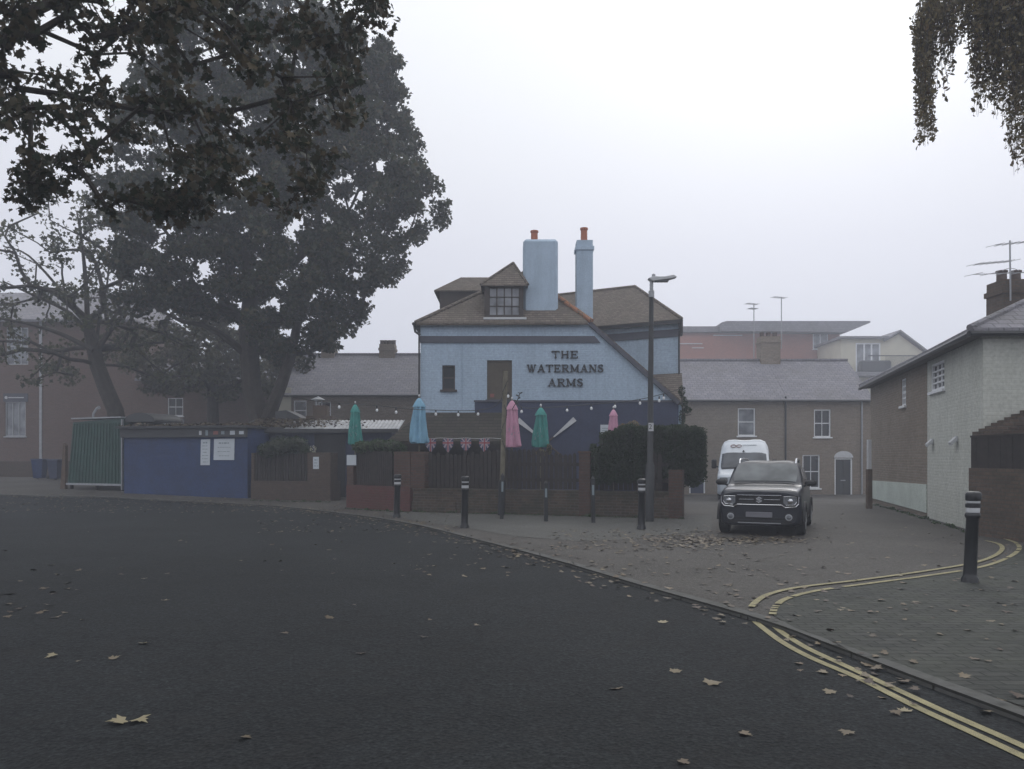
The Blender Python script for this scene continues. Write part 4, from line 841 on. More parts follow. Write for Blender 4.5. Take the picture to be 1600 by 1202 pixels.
m = MB(T2); zs = zz(706, 23.2); zb2 = zz(759, 23.3); up2 = uv_on(T2, 614, 700)[0]
for i in range(int((up2-.45)/.1)): m.box(.45+i*.1, .45+i*.1+.085, .06, .1, zb2+.002, zs+R(-.02, .02))
for z_ in (zb2+.15, zs-.2): m.box(.44, up2, .101, .13, z_, z_+.07)
m.build('slat_screen', M_dark, pl2)
m = MB(T2); m.box(0.003, .33, .02, .4, zb2, zz(728, 23.8)); m.build('brick_pier', M_pier, pl2); m = MB(T2); m.box(up2+.02, L2-.003, .02, .45, zb2, zz(706, 23)); m.build('brick_pier', M_pier, pl2)
notice('white notice on the brick pier left of the garden gate', T1, (489, 714), (498, 733), .005, 3)
notice('white notice above the pier right of the garden gate', T2, (541.5, 711), (556, 727), .005, 0)
# timber bench / step seen through the gate
A = hit(514, 778); A.y += 1.6; o = thing('timber_bench', 'brown timber bench seen through the open garden gate', 'bench', (xx(529, A.y), A.y, A.z)); y_ = A.y-.4; m = MB()
m.box(xx(517, y_), xx(541, y_), y_, y_+.35, zz(756, y_), zz(753, y_)); m.build('seat', M_timber, o)
m = MB(); m.box(xx(517, y_), xx(541, y_), y_+.36, y_+.42, zz(735, y_), zz(731, y_)); m.box(xx(519, y_), xx(540, y_), y_+.37, y_+.41, zz(750, y_), zz(744, y_)); m.build('backrest', M_timber, o)
for px_ in (519, 538): m = MB(); m.box(xx(px_, y_)-.04, xx(px_, y_)+.04, y_+.05, y_+.42, 0, zz(756, y_)-.002); m.build('leg', M_wood, o)
W0, W1 = hit(645, 800), hit(1066, 811); Tw_, Lw = frame(W0, W1); gf = thing('garden_fence', 'dark picket fence on a mossy brick wall before the pub garden', 'fence', (W0+W1)/2)
wz = .68
m = MB(Tw_); m.box(0, Lw-.32, 0, .23, -.1, wz-.06); m.box(-.01, Lw-.34, -.02, .25, wz-.06, wz); m.box(0, 1.35, -.06, -.001, -.1, .3); m.build('brick_wall', M_wallb, gf)
ubp = uv_on(Tw_, 905, 750)[0]; u_s = uv_on(Tw_, 665, 750)[0]
m = MB(Tw_); u = u_s+.05; i = 0; gaps = []
while u < Lw-.5:
    wpk = R(.092, .108); h_ = 1.62+R(-.05, .05)+(.1 if 2.0 < u < 4 else 0); ln = R(-.006, .006)
    if not (ubp-.12 < u < ubp+.32):
        m.prism([(u, .1+.008*(i % 2), wz+.03), (u+wpk, .1+.008*(i % 2), wz+.03), (u+wpk+ln, .1+.008*(i % 2), wz+h_-.9+.8), (u+wpk/2+ln, .1, wz+h_-.84+.8), (u+ln, .1+.008*(i % 2), wz+h_-.9+.8)] if 0 else [(u, .1, wz+.02), (u+wpk, .1, wz+.02), (u+wpk+ln, .1, h_), (u+wpk*.5+ln, .1, h_+.06), (u+ln, .1, h_)], (0, .022, 0))
    u += wpk+R(.018, .034); i += 1
m.build('pickets', M_dark, gf)
for z_ in (wz+.22, 1.32): m = MB(Tw_); m.box(u_s, ubp, .125, .165, z_, z_+.09); m.box(ubp+.3, Lw-.35, .125, .165, z_, z_+.09); m.build('rail', M_dark, gf)
m = MB(Tw_); m.box(-.05, u_s-.02, -.03, .3, wz, zz(706, W0.y)); m.build('brick_pier', M_pier, gf)
m = MB(Tw_); m.box(ubp, ubp+.3, -.03, .28, -.1, zz(708, 20.7)); m.box(ubp-.02, ubp+.32, -.05, .3, zz(708, 20.7), zz(705, 20.7)); m.build('brick_pier', M_pier, gf)
m = MB(Tw_); m.box(Lw-.34, Lw, -.03, .4, -.1, zz(734, 20)); m.build('brick_pier', M_pier, gf)
for k in (1.5, 3.1, 5.4): m = MB(Tw_); m.box(k, k+.09, .17, .26, wz, 1.75); m.build('post', M_dark, gf)
# side return of the garden wall towards the pub
m = MB(); m.box(W1.x-.25, W1.x-.02, W1.y+.42, PY-.6, -.2, 1.0); o = m.build('side_wall', M_brown); tag(o, 'side return of the garden wall under the hedge, running back to the pub', 'wall')

# ------------------------------------------------------------------ foliage tools
def mesh_np(name, V, Fv, mat, parent=None, nper=None):
    me = bpy.data.meshes.new(name); n = len(V); me.vertices.add(n); me.vertices.foreach_set('co', V.astype(np.float32).ravel())
    k = Fv.shape[1]; me.loops.add(Fv.size); me.loops.foreach_set('vertex_index', Fv.astype(np.int32).ravel()); me.polygons.add(len(Fv))
    me.polygons.foreach_set('loop_start', np.arange(0, Fv.size, k, dtype=np.int32)); me.polygons.foreach_set('loop_total', np.full(len(Fv), k, dtype=np.int32)); me.update(calc_edges=True)
    me.materials.append(mat); o = bpy.data.objects.new(name, me); C.objects.link(o)
    if parent: parent_to(o, parent)
    return o
def maple():       # five-lobed leaf as a fan of triangles, tip towards +y, unit length
    half = [(0, 1.0), (.12, .68), (.28, .72), (.24, .5), (.62, .55), (.48, .3), (.52, .1), (.2, .12), (.06, -.04)]
    P = half+[(-x, y) for x, y in half[::-1][:-1]]; P = [(x, y-.3) for x, y in P]
    V = [(0, 0, 0)]+[(x, y, .12*abs(x)-.1*y*y) for x, y in P]; n = len(P)
    return np.array(V), np.array([(0, 1+i, 1+(i+1) % n) for i in range(n)])
def blade():       # simple pointed oval folded along its midrib
    V = [(0, -.5, 0), (.26, -.15, .07), (.24, .2, .07), (0, .55, -.05), (-.24, .2, .07), (-.26, -.15, .07)]
    return np.array(V), np.array([(0, 1, 2), (0, 2, 3), (0, 3, 4), (0, 4, 5)])
def star():        # coarse lobed leaf for distance
    V = [(0, -.35, 0), (.22, -.1, .04), (.55, .1, .06), (.25, .25, .02), (0, .65, -.06), (-.25, .25, .02), (-.55, .1, .06), (-.22, -.1, .04)]
    return np.array(V), np.array([(0, 1, 7), (1, 2, 3), (1, 3, 7), (3, 4, 5), (3, 5, 7), (5, 6, 7)])
def scatter(name, pos, size, tmpl, mat, parent=None, flat=0., hang=0.):
    V0, F0 = tmpl; n = len(pos); 
    q = RNG.normal(size=(n, 4))
    if flat or hang:
        base = np.zeros((n, 4)); th = RNG.uniform(0, np.pi, n)
        base[:, 0] = np.cos(th); base[:, 3] = np.sin(th); q = q/np.linalg.norm(q, axis=1, keepdims=True)*(1-flat)+base*flat
        if hang:
            # rotate leaf tip downwards: start from +y pointing to -z
            h = math.sqrt(.5); b2 = np.zeros((n, 4)); b2[:, 0] = h*np.cos(th); b2[:, 1] = -h*np.cos(th); b2[:, 2] = -h*np.sin(th); b2[:, 3] = h*np.sin(th); q = q*(1-hang)+b2*hang
    q /= np.linalg.norm(q, axis=1, keepdims=True); w_, x, y, z = q.T
    Rm = np.stack([np.stack([1-2*(y*y+z*z), 2*(x*y-z*w_), 2*(x*z+y*w_)], -1), np.stack([2*(x*y+z*w_), 1-2*(x*x+z*z), 2*(y*z-x*w_)], -1), np.stack([2*(x*z-y*w_), 2*(y*z+x*w_), 1-2*(x*x+y*y)], -1)], 1)
    s = (size*RNG.uniform(.55, 1.3, n))[:, None, None]
    V = np.einsum('nij,kj->nki', Rm, V0)*s+pos[:, None, :]; k = len(V0)
    Fv = (F0[None]+(np.arange(n)*k)[:, None, None]).reshape(-1, F0.shape[1])
    return mesh_np(name, V.reshape(-1, 3), Fv, mat, parent)
def inpoly(P, x, y):
    c = False; j = len(P)-1
    for i in range(len(P)):
        if (P[i][1] > y) != (P[j][1] > y) and x < (P[j][0]-P[i][0])*(y-P[i][1])/(P[j][1]-P[i][1])+P[i][0]: c = not c
        j = i
    return c
def edgedist(P, x, y):
    d = 1e9
    for i in range(len(P)):
        a = np.array(P[i]); b = np.array(P[(i+1) % len(P)]); t = max(0, min(1, np.dot((x, y)-a, b-a)/max(1e-9, np.dot(b-a, b-a)))); d = min(d, np.hypot(*(a+(b-a)*t-(x, y))))
    return d
def crown_points(outline, Y, half, n, holes=(), edge=90.):
    xs_ = [p[0] for p in outline]; ys_ = [p[1] for p in outline]; out_ = []
    while len(out_) < n:
        x, y = R(min(xs_), max(xs_)), R(min(ys_), max(ys_))
        if not inpoly(outline, x, y) or any(math.hypot(x-h[0], (y-h[1])) < h[2] for h in holes): continue
        e_ = min(1, edgedist(outline, x, y)/edge); hd = half*math.sqrt(max(.04, 1-(1-e_)**2)); dY = R(-1, 1)*hd
        p = at(x, y, Y); out_.append((p.x, Y+dY, p.z))
    return np.array(out_)
def grow(trunk, pts, r0, rtip=.012, pen=.6):     # joins every cluster to the nearest woody node already there
    nodes_ = [Vector(p) for p in trunk]; par = [-1]+list(range(len(trunk)-1)); root = nodes_[-1]
    order = sorted(range(len(pts)), key=lambda i: (Vector(pts[i])-root).length)
    depth = [0.]; 
    for i in range(1, len(nodes_)): depth.append(depth[-1]+(nodes_[i]-nodes_[i-1]).length)
    ends = []
    for i in order:
        p = Vector(pts[i]); A = np.array([tuple(q) for q in nodes_]); D = np.linalg.norm(A-np.array(p), axis=1)+pen*np.array(depth)*.35
        D[:max(0, len(trunk)-3)] += 99
        j = int(np.argmin(D)); q = nodes_[j]; L = (p-q).length; k = max(1, int(L/.55)); prev = j
        for s_ in range(1, k+1):
            t = s_/k; mid = q.lerp(p, t)+Vector((R(-1, 1), R(-1, 1), R(-.6, 1)))*.09*L*math.sin(math.pi*t)*.6
            nodes_.append(mid); par.append(prev); depth.append(depth[prev]+(mid-nodes_[prev]).length); prev = len(nodes_)-1
        ends.append(prev)
    n = len(nodes_); load = [0.]*n
    for e_ in ends: load[e_] += 1
    for i in range(n-1, 0, -1): load[par[i]] += load[i]
    rad = [0]*n; tot = load[0]
    for i in range(n): rad[i] = max(rtip, r0*(load[i]/tot)**.47)
    return nodes_, par, rad
def wood(nodes_, par, rad, nt_, sides=6, minr=0):
    m = MB(); n = len(nodes_); kids = [[] for _ in range(n)]
    for i in range(1, n): kids[par[i]].append(i)
    starts = [(0, None)]; done = []
    stack = [[0]]
    while stack:
        ch = stack.pop(); i = ch[-1]
        while kids[i]:
            k = max(kids[i], key=lambda q: rad[q])
            for o_ in kids[i]:
                if o_ != k: stack.append([i, o_])
            ch.append(k); i = k
        rr = [rad[q] for q in ch]
        if len(ch) > 1 and ch[0] != 0: rr[0] = rr[1]*1.25
        m.tube([nodes_[q] for q in ch], rr, max(4, sides if rr[min(1, len(rr)-1)] > .06 else 4), cap=False)
    return m
def tree(name, label, base, trunk, pts, r0, leafn, spread, size, tmpl, lmat, flare=True, rtip=.012, sides=9, hang=.15, subtw=0, group=None):
    o = thing(name, label, 'tree', base, group)
    nd, par, rad = grow(trunk, pts, r0, rtip)
    if flare:
        for i in range(len(trunk)-1): rad[i] = max(rad[i], r0*(1.28-.28*i/(len(trunk)-1)))
        rad[0] *= 1.2
    wood(nd, par, rad, len(trunk), sides).build('trunk', M_bark, o, smooth=True)
    c = pts[RNG.integers(0, len(pts), leafn)]; off_ = RNG.normal(size=(leafn, 3)); off_ /= np.linalg.norm(off_, axis=1, keepdims=True); off_ *= (RNG.uniform(0, 1, leafn)**.5*spread)[:, None]; off_[:, 2] *= .75
    scatter('crown', c+off_, size, tmpl, lmat, o, hang=hang); return o

# ------------------------------------------------------------------ trees
def T3(pix, Y0, dY=0): return [tuple(at(px, py, Y0+dY*i)) for i, (px, py) in enumerate(pix)]
MY = 33.2
main = [(300, 30), (380, -30), (470, -10), (550, 55), (600, 75), (632, 112), (636, 160), (662, 232), (648, 262), (690, 290), (696, 325), (672, 362), (636, 398), (612, 436), (575, 470), (545, 515), (500, 545), (472, 572), (446, 585), (432, 565), (404, 525), (375, 500), (345, 497), (300, 488), (235, 480), (200, 482), (182, 455), (200, 405), (175, 350), (190, 285), (215, 200), (250, 110)]
pts = crown_points(main, MY, 4.6, 1000, holes=[(468, 560, 14), (372, 500, 14), (612, 300, 10)])
b_ = at(404, 700, MY); bz_ = g(b_.x, MY)
o = tree('maple_tree', 'big dark maple with forked trunk rising behind the blue shed', (b_.x, MY, bz_), [(b_.x-.05, MY, bz_-.1), tuple(at(406, 700, MY)), tuple(at(405, 655, MY)), tuple(at(394, 610, MY)), tuple(at(390, 555, MY)), tuple(at(388, 510, MY-.3)), tuple(at(392, 455, MY-.3))], pts, .36, 112000, .50, .205, star(), L_main)
# its second stem, part of the same trunk
m = MB(); P = [at(409, 668, MY), at(424, 640, MY-.2), at(440, 600, MY-.4), at(455, 555, MY-.6), at(466, 500, MY-.6), at(492, 430, MY-.5), at(530, 350, MY)]; m.tube(P, [.34, .29, .25, .21, .18, .14, .06], 9)
P = [at(392, 560, MY), at(372, 543, MY-.3), at(345, 522, MY-.7), at(318, 508, MY-1), at(285, 503, MY-1.3), at(240, 480, MY-1.4)]; m.tube(P, [.2, .17, .14, .11, .08, .04], 8); m.build('limb', M_bark, o, smooth=True)
SY = 36.0
sp = [(60, 330), (130, 300), (210, 330), (260, 400), (300, 470), (330, 560), (290, 600), (220, 620), (200, 560), (150, 600), (90, 610), (30, 590), (-40, 560), (-60, 470), (-30, 380)]
pts2 = crown_points(sp, SY, 3.5, 190)
b_ = at(181, 650, SY); bz_ = g(b_.x, SY)
o = tree('thin_maple_tree', 'slim leaning tree with sparse pale leaves behind the green locker', (b_.x, SY, bz_), [tuple((b_.x+.5, SY, bz_-.1)), tuple(at(180, 640, SY)), tuple(at(165, 605, SY)), tuple(at(152, 570, SY)), tuple(at(147, 545, SY)), tuple(at(135, 500, SY))], pts2, .30, 6500, .55, .20, star(), L_thin, rtip=.02)
m = MB()
for P_, r_ in (([(146, 548), (95, 522), (40, 505), (-20, 495)], .13), ([(143, 530), (110, 490), (60, 465), (5, 440)], .12), ([(149, 552), (170, 520), (200, 480), (215, 430)], .15), ([(137, 505), (134, 440), (128, 380), (120, 330)], .13), ([(137, 510), (100, 460), (45, 400), (5, 385)], .09), ([(150, 560), (155, 500), (168, 440), (172, 370)], .09)):
    Q = [at(a, b, SY+R(-.3, .3)) for a, b in P_]; Q = [Vector(q) for q in catmull([tuple(q) for q in Q], 4)]; m.tube(Q, [r_*(1-.75*i/(len(Q)-1)) for i in range(len(Q))], 7)
m.build('limb', M_bark, o, smooth=True)
BY_ = 42.5
bk = [(215, 520), (260, 495), (330, 490), (400, 500), (450, 540), (480, 585), (440, 610), (380, 625), (320, 622), (240, 612), (195, 580)]
pts3 = crown_points(bk, BY_, 3, 150); b_ = at(333, 655, BY_); bz_ = g(b_.x, BY_)
tree('round_tree', 'smaller hazy tree with straight trunk behind the blue shed, left of the big maple', (b_.x, BY_, bz_), [(b_.x, BY_, bz_-.1), tuple(at(333, 650, BY_)), tuple(at(333, 610, BY_)), tuple(at(334, 570, BY_))], pts3, .26, 11500, .6, .22, star(), L_hazy, rtip=.02)
NY = 9.0
nr = [(-500, -420), (300, -480), (650, -330), (690, -120), (625, -20), (618, 15), (585, 30), (545, 20), (570, 80), (540, 140), (560, 200), (505, 270), (420, 330), (330, 300), (250, 350), (170, 310), (120, 320), (60, 290), (0, 322), (-80, 345), (-300, 370), (-560, 300)]
pts4 = crown_points(nr, NY, 1.7, 900, holes=[(232, 148, 34), (28, 232, 26), (140, 70, 16), (262, 20, 18), (165, 215, 14), (30, 10, 18), (480, 60, 10), (100, 300, 20)], edge=260)
pts4 = pts4[pts4[:, 1] > 6.4]
tree('overhanging_maple_tree', 'near maple whose leafy boughs reach in over the road from the upper left', (-9.4, 8.6, 0), [(-9.5, 8.6, -.1), (-9.4, 8.6, 2.2), (-9.1, 8.7, 4.4), (-8.3, 8.8, 6.0), (-7.0, 8.9, 7.2)], pts4, .17, 36000, .24, .088, maple(), L_near, rtip=.006, hang=.35)
# birch at the upper right
bt = thing('birch_tree', 'weeping birch with hanging yellow brown sprays at the upper right', 'tree', (11.5, 11, 0))
m = MB(); m.tube([(11.5, 11, -.1), (11.4, 11, 3), (11.2, 11, 6), (10.8, 11, 9), (10.5, 11, 12)], [.24, .2, .17, .13, .06], 9)
limbs = [[(11.0, 11, 8), (9.5, 10.9, 9.8), (7.8, 10.8, 9.9), (6.6, 10.7, 9.0), (6.05, 10.7, 8.4)], [(11.1, 11, 7), (9.8, 11.2, 8.8), (8.6, 11.3, 9.1), (7.6, 11.3, 8.6)], [(10.8, 11, 9), (9, 10.4, 10.6), (7.4, 10.2, 10.3), (6.6, 10.2, 9.6)], [(11, 11, 6), (10, 10.6, 8), (9, 10.4, 8.6), (8, 10.3, 8.4)]]
for L_ in limbs: Q = [Vector(q) for q in catmull(L_, 5)]; m.tube(Q, [.07*(1-.8*i/(len(Q)-1)) for i in range(len(Q))], 6)
m.build('trunk', M_bark, bt, smooth=True)
def tip(px):
    K = [(1425, 60), (1436, 60), (1442, 225), (1462, 228), (1478, 165), (1492, 120), (1500, 75), (1518, 95), (1524, 185), (1534, 180), (1542, 140), (1556, 190), (1572, 205), (1586, 270), (1597, 292), (1625, 260), (1700, 300), (1900, 400)]
    for i in range(len(K)-1):
        if K[i][0] <= px <= K[i+1][0]: t = (px-K[i][0])/(K[i+1][0]-K[i][0]); return K[i][1]*(1-t)+K[i+1][1]*t
    return 60
tw = MB(); LP = []
for k in range(480):
    px = 1437+abs(random.gauss(0, 1))*16 if k < 75 else (R(1480, 1640) if k < 400 else R(1434, 1850)); Y_ = R(10.2, 11.6); e_ = tip(px)*(R(.3, 1.02) if k > 75 else R(.6, 1.02)); t0 = at(px+R(-8, 25), R(-60, -10) if px > 1480 else R(-30, 20), Y_); b0 = at(px+R(-5, 5), e_, Y_)
    if b0.z > t0.z-.2: continue
    Q = []
    for i in range(9): t = i/8; q = t0.lerp(b0, t); q.x -= .10*math.sin(math.pi*t*.8)*(1 if px < 1500 else R(-.5, 1)); Q.append(q)
    tw.tube(Q, [.005*(1-.6*i/8) for i in range(9)], 3, cap=False)
    L = (t0-b0).length
    for j in range(int(L*22)):
        t = R(0, 1); q = Q[min(7, int(t*8))].lerp(Q[min(8, int(t*8)+1)], t*8-int(t*8)); LP.append((q.x+R(-.035, .035), q.y+R(-.05, .05), q.z+R(-.03, .03)))
for k in range(16):   # the light spray at the far left of the crown
    Q = [at(1480-R(0, 8)-i*7, 8+i*5+R(0, 6)+k*.4*i/6, 10.7+k*.02) for i in range(7)]; tw.tube(Q, .004, 3, cap=False)
    for q in Q:
        for _ in range(5): LP.append((q.x+R(-.05, .05), q.y+R(-.05, .05), q.z+R(-.07, .03)))
tw.build('twigs', M_bark, bt); scatter('crown', np.array(LP), .062, blade(), L_birch, bt, hang=.45)

# ------------------------------------------------------------------ hedge and garden plants
def blob_points(n, boxes, shell=.25):
    out_ = []
    for _ in range(n):
        c, r_ = random.choice(boxes); d = Vector((random.gauss(0, 1), random.gauss(0, 1), random.gauss(0, 1))).normalized(); k = R(1-shell, 1.05)
        out_.append((c[0]+d.x*r_[0]*k, c[1]+d.y*r_[1]*k, c[2]+d.z*r_[2]*k))
    return np.array(out_)
def plant(name, label, cat, blobs, n, size, mat, core=True, tmpl=None, group=None, base=None):
    c0 = blobs[0][0]; o = thing(name, label, cat, base or (c0[0], c0[1], 0), group)
    if core:
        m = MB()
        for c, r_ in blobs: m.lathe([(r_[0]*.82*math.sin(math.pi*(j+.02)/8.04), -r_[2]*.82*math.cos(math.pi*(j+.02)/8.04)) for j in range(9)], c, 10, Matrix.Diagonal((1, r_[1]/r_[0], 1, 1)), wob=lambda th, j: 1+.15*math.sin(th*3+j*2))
        m.build('foliage_core', M_core, o, smooth=True)  # solid dark filler mass inside the leaf shell, no twigs modelled
    scatter('foliage', blob_points(n, blobs), size, tmpl or blade(), mat, o); return o
hg = thing('hedge', 'dense dark clipped hedge on the right end of the garden wall, behind the street lamp', 'hedge', (4, 20.6, 0))
HPt = []; hc = MB()
def htop(px): return 704 if px < 937 else (681-(px-937)*.34 if px < 975 else 668.5-.3*math.sin(px*.11)+max(0, px-1082)**1.3*.4)
def hbot(px): return 752+2.5*math.sin(px*.4) if px < 1030 else (745 if px < 1066 else 757-(max(0, px-1080))**1.4*.25)
for px in range(928, 1094, 4):
    zt, zb = zz(htop(px), 20.6), zz(hbot(px), 20.6); x_ = xx(px, 20.6); d_ = .50+.05*math.sin(px*.3)
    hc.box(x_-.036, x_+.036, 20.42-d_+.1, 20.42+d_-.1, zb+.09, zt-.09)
    for _ in range(520):
        f_ = random.random(); a_ = x_+R(-.05, .05); bp = .05*math.sin(a_*9)+.04*math.sin(a_*23)
        if f_ < .55: q = (a_, 20.42-d_+bp+R(-.07, .08)+.05*math.sin(zb*3), R(zb, zt))
        elif f_ < .8: q = (a_, 20.42+R(-d_, d_), zt+R(-.10, .05)+bp*.5)
        elif f_ < .9: q = (a_, 20.42+R(-d_, d_), zb+R(-.06, .1))
        else: q = (a_, 20.42+d_+R(-.08, .05), R(zb, zt))
        HPt.append(q)
for _ in range(1500): HPt.append((xx(1093, 20.6)+R(-.05, .07), 20.42+R(-.4, .4), R(zz(745, 20.6), zz(682, 20.6))))
for _ in range(900): HPt.append((xx(927, 20.6)+R(-.09, .05), 20.42+R(-.4, .4), R(zz(750, 20.6), zz(694, 20.6))))
hc.build('foliage_core', M_core, hg); scatter('foliage', np.array(HPt), .055, blade(), L_hedge, hg)  # dark filler boxes form the core under the hedge leaves
def bl(px, py, rx, rz, Y): p = at(px, py, Y); k = Y/F; return ((p.x, p.y, p.z), (rx*k, min(rx*k, .45), rz*k))
plant('shrub', 'dark rounded shrub in the brown brick planter left of the gate', 'shrub', [bl(440, 697, 24, 15, 28.3), bl(462, 695, 20, 13, 28.4), bl(420, 703, 18, 12, 28.3), bl(478, 706, 10, 10, 28.2)], 3600, .07, L_hedge, base=(xx(445, 28.3), 28.3, .6))
plant('shrub', 'light green leafy shrub in the red brick planter below the teal parasol', 'shrub', [bl(570, 699, 20, 10, 23.7), bl(592, 697, 18, 11, 23.7), bl(612, 699, 18, 12, 23.6), bl(628, 702, 8, 8, 23.6)], 3000, .06, L_bush, base=(xx(590, 23.7), 23.7, .5))
plant('pale_flowers', 'few pale flowers beside the pier left of the garden gate', 'flowers', [bl(489, 702, 5, 6, 28.)], 60, .06, leafy('pale_petals', [(.45, .42, .38), (.3, .3, .22)]), core=False, base=(xx(489, 28), 28, .6))
plant('flowering_plant', 'yellowish flowering plant showing above the hedge beside the small pink parasol', 'plant', [bl(975, 670, 9, 8, 22), bl(989, 667, 11, 10, 22), bl(1001, 672, 8, 7, 22)], 1100, .05, L_flow, base=(xx(988, 22), 22, 0))
plant('dried_plant', 'small tuft of dry plant under the teal parasol right of the timber pole', 'plant', [bl(846, 708, 9, 6, 21.6), bl(858, 702, 4, 9, 21.6)], 300, .05, L_flow, base=(xx(846, 21.6), 21.6, 0))
plant('climber', 'climbing plant on the right corner of the pub', 'climber', [bl(1065, 612, 5, 10, 25.4), bl(1070, 632, 5, 12, 25.4), bl(1066, 652, 5, 12, 25.4), bl(1074, 641, 6, 5, 25.4)], 700, .07, L_hedge, core=False, base=(xx(1067, 25.4), 25.4, 0))
m = MB(); m.tube([at(1066, 812, 25.4), at(1067, 660, 25.4), at(1065, 610, 25.4)], .02, 5); m.tube([at(1067, 650, 25.4), at(1080, 648, 25.2)], .012, 5); m.build('stem', M_bark, bpy.data.objects['climber'])

# ------------------------------------------------------------------ parasols
def parasol(label, px, ytop, ybot, hw, Y, mat, strap=True):
    o = thing('parasol', label, 'parasol', (xx(px, Y), Y, 0), 'closed parasols in the pub garden'); k = Y/F; x0 = xx(px, Y); zt, zb = zz(ytop, Y), zz(ybot, Y); r_ = hw*k; H = zt-zb; ph = R(0, 1)
    fold = lambda amp: (lambda th, j: 1+amp*math.cos(8*th+ph*6)*(.4+.6*min(1, j/3))+.08*math.sin(3*th+j*1.3+ph*9)+.04*math.sin(13*th+j*.7))
    m = MB(); m.lathe([(r_*.93, zb), (r_*1.02, zb+.04), (r_*.95, zb+H*.15), (r_*.80, zb+H*.4), (r_*.66, zb+H*.62), (r_*.55, zb+H*.8), (r_*.30, zb+H*.9), (.02, zb+H*.96)], (x0, Y, 0), 48, wob=fold(.2)); cp = m.build('canopy', mat, o, smooth=True)
    m = MB(); m.lathe([(r_*.70, zb+H*.80), (r_*.62, zb+H*.84), (r_*.46, zb+H*.92), (r_*.2, zb+H*.985), (.015, zt)], (x0, Y, 0), 32, wob=lambda th, j: 1+.12*math.cos(8*th)*(j < 2)); m.build('top_flounce', mat, cp, smooth=True)
    m = MB(); m.tube([(x0, Y, .02), (x0, Y, zt+.03)], .022, 8); m.build('pole', M_timber, o)
    m = MB(); m.lathe([(.012, 0), (.03, .03), (.03, .06), (.008, .09)], (x0, Y, zt+.02), 10); m.build('finial', M_dull, o)
    m = MB(); m.lathe([(.24, 0), (.24, .06), (.05, .09), (.04, .3), (.025, .3)], (x0, Y, .02), 16); m.build('base', M_plas, o)
    m = MB()
    for kk in range(14):
        th = -math.pi/2+R(-1.1, 1.1); q = R(.08, .45); rr = r_*(1.02-.45*q); m.tube([(x0+rr*1.08*math.cos(th), Y+rr*1.08*math.sin(th), zb+H*q), (x0+rr*1.08*math.cos(th+R(-.1, .1)), Y+rr*1.08*math.sin(th), zb+H*q+R(.03, .09))], .008, 4)
    if strap: m.build('dark_print', M_ink, cp)
    return o
parasol('closed dark teal parasol beside the planters, leftmost of the parasols', 555, 632, 695, 10.5, 25.2, M_teal)
parasol('closed sky blue parasol in front of the left corner of the pub', 655, 622, 693, 13.5, 22.9, M_sky, False)
parasol('tall closed pink parasol right beside the timber pole', 800, 626, 699, 12.5, 22.0, M_pink)
parasol('closed teal parasol between the crossed oar blades', 845, 637, 699, 12.5, 22.6, M_teal)
parasol('small closed pink parasol rising above the hedge', 958.5, 640, 692, 9, 23.5, M_pink, False)
# ------------------------------------------------------------------ bunting of little union flags
m = MB(); by = 23.55; P = [at(652+i*6, 684.5+1.2*math.sin(i*.5)**2, by) for i in range(24)]; bn = thing('bunting', 'string of small Union Jack pennants under the porch roof', 'bunting', P[0]); m.tube(P, .006, 4); m.build('string', M_dull, bn)
M_fb = plain('flag_blue', (.07, .08, .15), .9, .1); M_fw = plain('flag_white', (.42, .36, .40), .9, .1); M_fr = plain('flag_red', (.35, .07, .09), .9, .1)
for px in (673, 700, 728, 757):
    c = at(px, 685.5, by); s_ = .16; L = .44
    f = MB(); f.prism([(c.x-s_, by, c.z), (c.x+s_, by, c.z), (c.x+s_, by, c.z-L*.5), (c.x, by, c.z-L), (c.x-s_, by, c.z-L*.5)], (0, .004, 0)); fo_ = f.build('pennant', M_fb, bn)
    def clipbar(m, pts, yy): m.prism([(c.x+a*s_, yy, c.z+b*L) for a, b in pts], (0, .002, 0))
    wv = MB(); zc = -.30
    clipbar(wv, [(-.22, 0), (.22, 0), (.22, -.86), (0, -.99), (-.22, -.86)], by-.003); clipbar(wv, [(-1, zc-.09), (1, zc-.09), (1, zc+.09), (-1, zc+.09)], by-.0055)
    for sx in (-1, 1): clipbar(wv, [(sx*.6, 0), (sx*.95, 0), (sx*.2, zc), (sx*.0, zc)], by-.008); clipbar(wv, [(sx*.1, zc), (sx*.35, zc), (sx*.85, -.57), (sx*.55, -.66)], by-.0105)
    wv.build('white_cross', M_fw, fo_); wr_ = MB(); clipbar(wr_, [(-.1, 0), (.1, 0), (.1, -.9), (-.1, -.9)], by-.0135); clipbar(wr_, [(-1, zc-.045), (1, zc-.045), (1, zc+.045), (-1, zc+.045)], by-.016); wr_.build('red_cross', M_fr, fo_)
# festoon lights
def festoon(label, pix, bulbs, Y):
    o = thing('string_lights', label, 'string lights', at(*pix[0], Y), 'festoon lights over the pub garden'); m = MB(); Q = [at(a, b, Y) for a, b in pix]; m.tube([Vector(q) for q in catmull([tuple(q) for q in Q], 6)], .010, 4); m.build('cable', M_black, o)
    for (a, b) in bulbs:
        p = at(a, b, Y); m = MB(); m.tube([p+Vector((0, 0, .01)), p+Vector((0, 0, -.07))], .02, 7); h_ = m.build('lamp_holder', M_black, o)
        m = MB(); m.lathe([(.012, 0), (.03, -.03), (.04, -.06), (.028, -.095), (.006, -.105)][::-1], (p.x, p.y, p.z-.06), 10); m.build('bulb', M_white, h_, smooth=True)
festoon('festoon bulb string running left from the timber pole past the blue parasol', [(445, 618), (500, 628), (530, 630), (589, 634), (619, 637), (650, 640), (681, 641), (716, 642), (747, 641), (775, 634), (789, 612)], [(530, 630), (589, 635), (619, 638), (681, 641), (716, 642), (747, 641)], 22.6)
